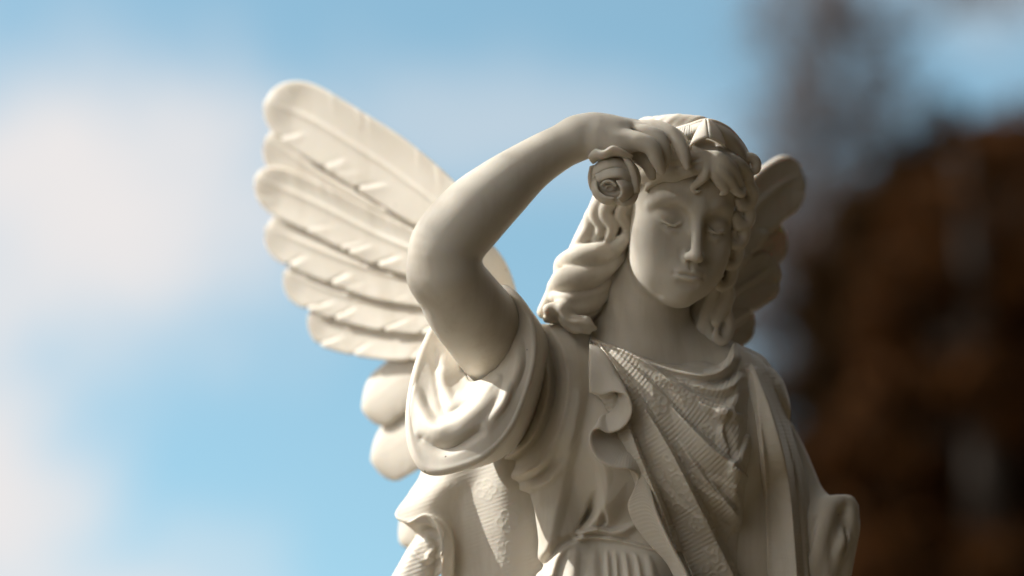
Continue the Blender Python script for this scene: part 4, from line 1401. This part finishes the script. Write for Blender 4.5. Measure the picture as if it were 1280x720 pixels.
def setup():
    cd = bpy.data.cameras.new('camera')
    cam = bpy.data.objects.new('camera', cd)
    COL.objects.link(cam)
    cam.location = CAM
    cam.rotation_euler = (math.pi / 2 + PITCH, 0, 0)
    cd.lens, cd.sensor_width = 100.0, 35.955
    cd.clip_end = 5000
    cd.dof.use_dof = True
    cd.dof.focus_distance = 3.56 - 0.11
    cd.dof.aperture_fstop = 1.2
    SC.camera = cam
    w = bpy.data.worlds.new('World')
    SC.world = w
    w.use_nodes = True
    nt = w.node_tree
    L = nt.links.new
    bg = nt.nodes['Background']
    N = lambda t, **k: mk(nt, t, **k)
    tc = N('ShaderNodeTexCoord')
    sky = N('ShaderNodeTexSky')
    sky.sky_type = 'NISHITA'
    sky.sun_disc = False
    sky.sun_elevation = SUN_EL
    sky.sun_rotation = SUN_AZ
    sky.air_density, sky.dust_density, sky.ozone_density = 1.0, 0.3, 2.5
    tint = N('ShaderNodeMix', data_type='RGBA', blend_type='MULTIPLY')
    tint.inputs['Factor'].default_value = 1.0
    tint.inputs['B'].default_value = (1.19, 1.28, 0.97, 1)
    hi = N('ShaderNodeVectorMath', operation='ADD')
    hi.inputs[1].default_value = (0, 0, 0.30)
    nm = N('ShaderNodeVectorMath', operation='NORMALIZE')
    L(tc.outputs['Generated'], hi.inputs[0])
    L(hi.outputs[0], nm.inputs[0])
    L(nm.outputs[0], sky.inputs[0])
    L(sky.outputs[0], tint.inputs['A'])
    nz = N('ShaderNodeTexNoise', i_Scale=26.0, i_Detail=5.0, i_Roughness=.55)
    L(tc.outputs['Generated'], nz.inputs['Vector'])
    col = tint.outputs['Result']
    total = None
    # cloud banks: direction, half-widths (radians), opacity
    for u, v, rx, rz, op in ((105, 262, .078, .050, 1.0), (-45, 620, .046, .050, 1.0), (60, 800, .07, .03, .9), (660, 165, .065, .022, .42), (250, 700, .03, .02, .35), (1500, -200, .12, .06, .8), (-900, 100, .2, .09, .9), (400, -500, .2, .05, .6)):
        d = FWD + RIGHT * (u - 640) / D + UP * (360 - v) / D
        d = d / np.linalg.norm(d)
        sub = N('ShaderNodeVectorMath', operation='SUBTRACT')
        sub.inputs[1].default_value = d
        L(tc.outputs['Generated'], sub.inputs[0])
        sc_ = N('ShaderNodeVectorMath', operation='MULTIPLY')
        sc_.inputs[1].default_value = (1 / rx, 1 / rx, 1 / rz)
        L(sub.outputs[0], sc_.inputs[0])
        ln = N('ShaderNodeVectorMath', operation='LENGTH')
        L(sc_.outputs[0], ln.inputs[0])
        ad = N('ShaderNodeMath', operation='MULTIPLY_ADD')
        ad.inputs[1].default_value = 1.5
        L(nz.outputs['Fac'], ad.inputs[0])
        L(ln.outputs['Value'], ad.inputs[2])
        mr = N('ShaderNodeMapRange', interpolation_type='SMOOTHSTEP')
        mr.inputs['From Min'].default_value, mr.inputs['From Max'].default_value = 1.05, 2.35
        mr.inputs['To Min'].default_value, mr.inputs['To Max'].default_value = op, 0.0
        L(ad.outputs[0], mr.inputs['Value'])
        if total is None:
            total = mr.outputs[0]
        else:
            mxm = N('ShaderNodeMath', operation='MAXIMUM')
            L(total, mxm.inputs[0])
            L(mr.outputs[0], mxm.inputs[1])
            total = mxm.outputs[0]
    # unseen broken bright cloud added over the rest of the sky as fill
    away = N('ShaderNodeVectorMath', operation='DISTANCE')
    away.inputs[1].default_value = FWD
    L(tc.outputs['Generated'], away.inputs[0])
    far = N('ShaderNodeMapRange', interpolation_type='SMOOTHSTEP')
    far.inputs['From Min'].default_value, far.inputs['From Max'].default_value = .24, .5
    L(away.outputs['Value'], far.inputs['Value'])
    n2 = N('ShaderNodeTexNoise', i_Scale=3.2, i_Detail=6.0)
    L(tc.outputs['Generated'], n2.inputs['Vector'])
    m2 = N('ShaderNodeMapRange', interpolation_type='SMOOTHSTEP')
    m2.inputs['From Min'].default_value, m2.inputs['From Max'].default_value = .30, .46
    L(n2.outputs['Fac'], m2.inputs['Value'])
    m3 = N('ShaderNodeMath', operation='MULTIPLY')
    L(far.outputs[0], m3.inputs[0])
    L(m2.outputs[0], m3.inputs[1])
    wide = N('ShaderNodeMix', data_type='RGBA')
    # this unseen cloud is brightened left of and behind the lens, as added fill
    dt = N('ShaderNodeVectorMath', operation='DOT_PRODUCT')
    ga, ge = math.radians(-118), math.radians(32)
    dt.inputs[1].default_value = (math.sin(ga) * math.cos(ge), math.cos(ga) * math.cos(ge), math.sin(ge))
    L(tc.outputs['Generated'], dt.inputs[0])
    gl = N('ShaderNodeMapRange', interpolation_type='SMOOTHSTEP')
    gl.inputs['From Min'].default_value, gl.inputs['From Max'].default_value = .1, 1.0
    gl.inputs['To Min'].default_value, gl.inputs['To Max'].default_value = CLOUD * .75, CLOUD * 1.8
    L(dt.outputs['Value'], gl.inputs['Value'])
    hue = N('ShaderNodeVectorMath', operation='SCALE')
    hue.inputs[0].default_value = (1, .95, .88)
    L(gl.outputs[0], hue.inputs['Scale'])
    L(hue.outputs[0], wide.inputs['B'])
    L(m3.outputs[0], wide.inputs['Factor'])
    L(col, wide.inputs['A'])
    col = wide.outputs['Result']
    cl = N('ShaderNodeMix', data_type='RGBA')
    cl.inputs['B'].default_value = (CLOUD, CLOUD * .965, CLOUD * .96, 1)
    L(total, cl.inputs['Factor'])
    L(col, cl.inputs['A'])
    L(cl.outputs['Result'], bg.inputs[0])
    bg.inputs[1].default_value = SKY
    sl = bpy.data.lights.new('sun', 'SUN')
    sl.energy, sl.angle, sl.color = SUN, math.radians(0.5), (1, 0.965, 0.90)
    so = bpy.data.objects.new('sun', sl)
    COL.objects.link(so)
    d = Vector((math.sin(SUN_AZ) * math.cos(SUN_EL), math.cos(SUN_AZ) * math.cos(SUN_EL), math.sin(SUN_EL)))
    so.rotation_euler = d.to_track_quat('Z', 'Y').to_euler()
    so.location = d * 30
    vs = SC.view_settings
    SC.display_settings.display_device = 'sRGB'
    vs.view_transform, vs.look, vs.exposure, vs.gamma = 'Standard', 'None', EXPO, 1.0
    vs.use_curve_mapping = False
    SC.cycles.use_denoising = True
    SC.cycles.max_bounces = 8
    return cam
SKY, SUN, EXPO, CLOUD = 0.112, 3.85, 0.74, 4.5

# ------------------------------------------------------------------ the scene
setup()
stone = marble('alabaster')
woven = marble('carved_weave', True)
ROOT = empty('angel_statue', (0.165, 3.545, 0.70), 'cream alabaster angel statue shading her brow with a raised arm', 'statue')
build_body(ROOT, stone)
build_hair(ROOT, stone)
build_diadem(ROOT, stone)
build_rose(ROOT, stone)
build_left_wing(ROOT, stone)
build_right_wing(ROOT, stone)
build_gown(ROOT, stone)
build_mantle(ROOT, woven, stone)
build_sleeve(ROOT, stone)
build_cuff(ROOT, stone)
build_cape(ROOT, woven)
build_skirt(ROOT, stone)
build_plinth(stone)
build_surroundings()
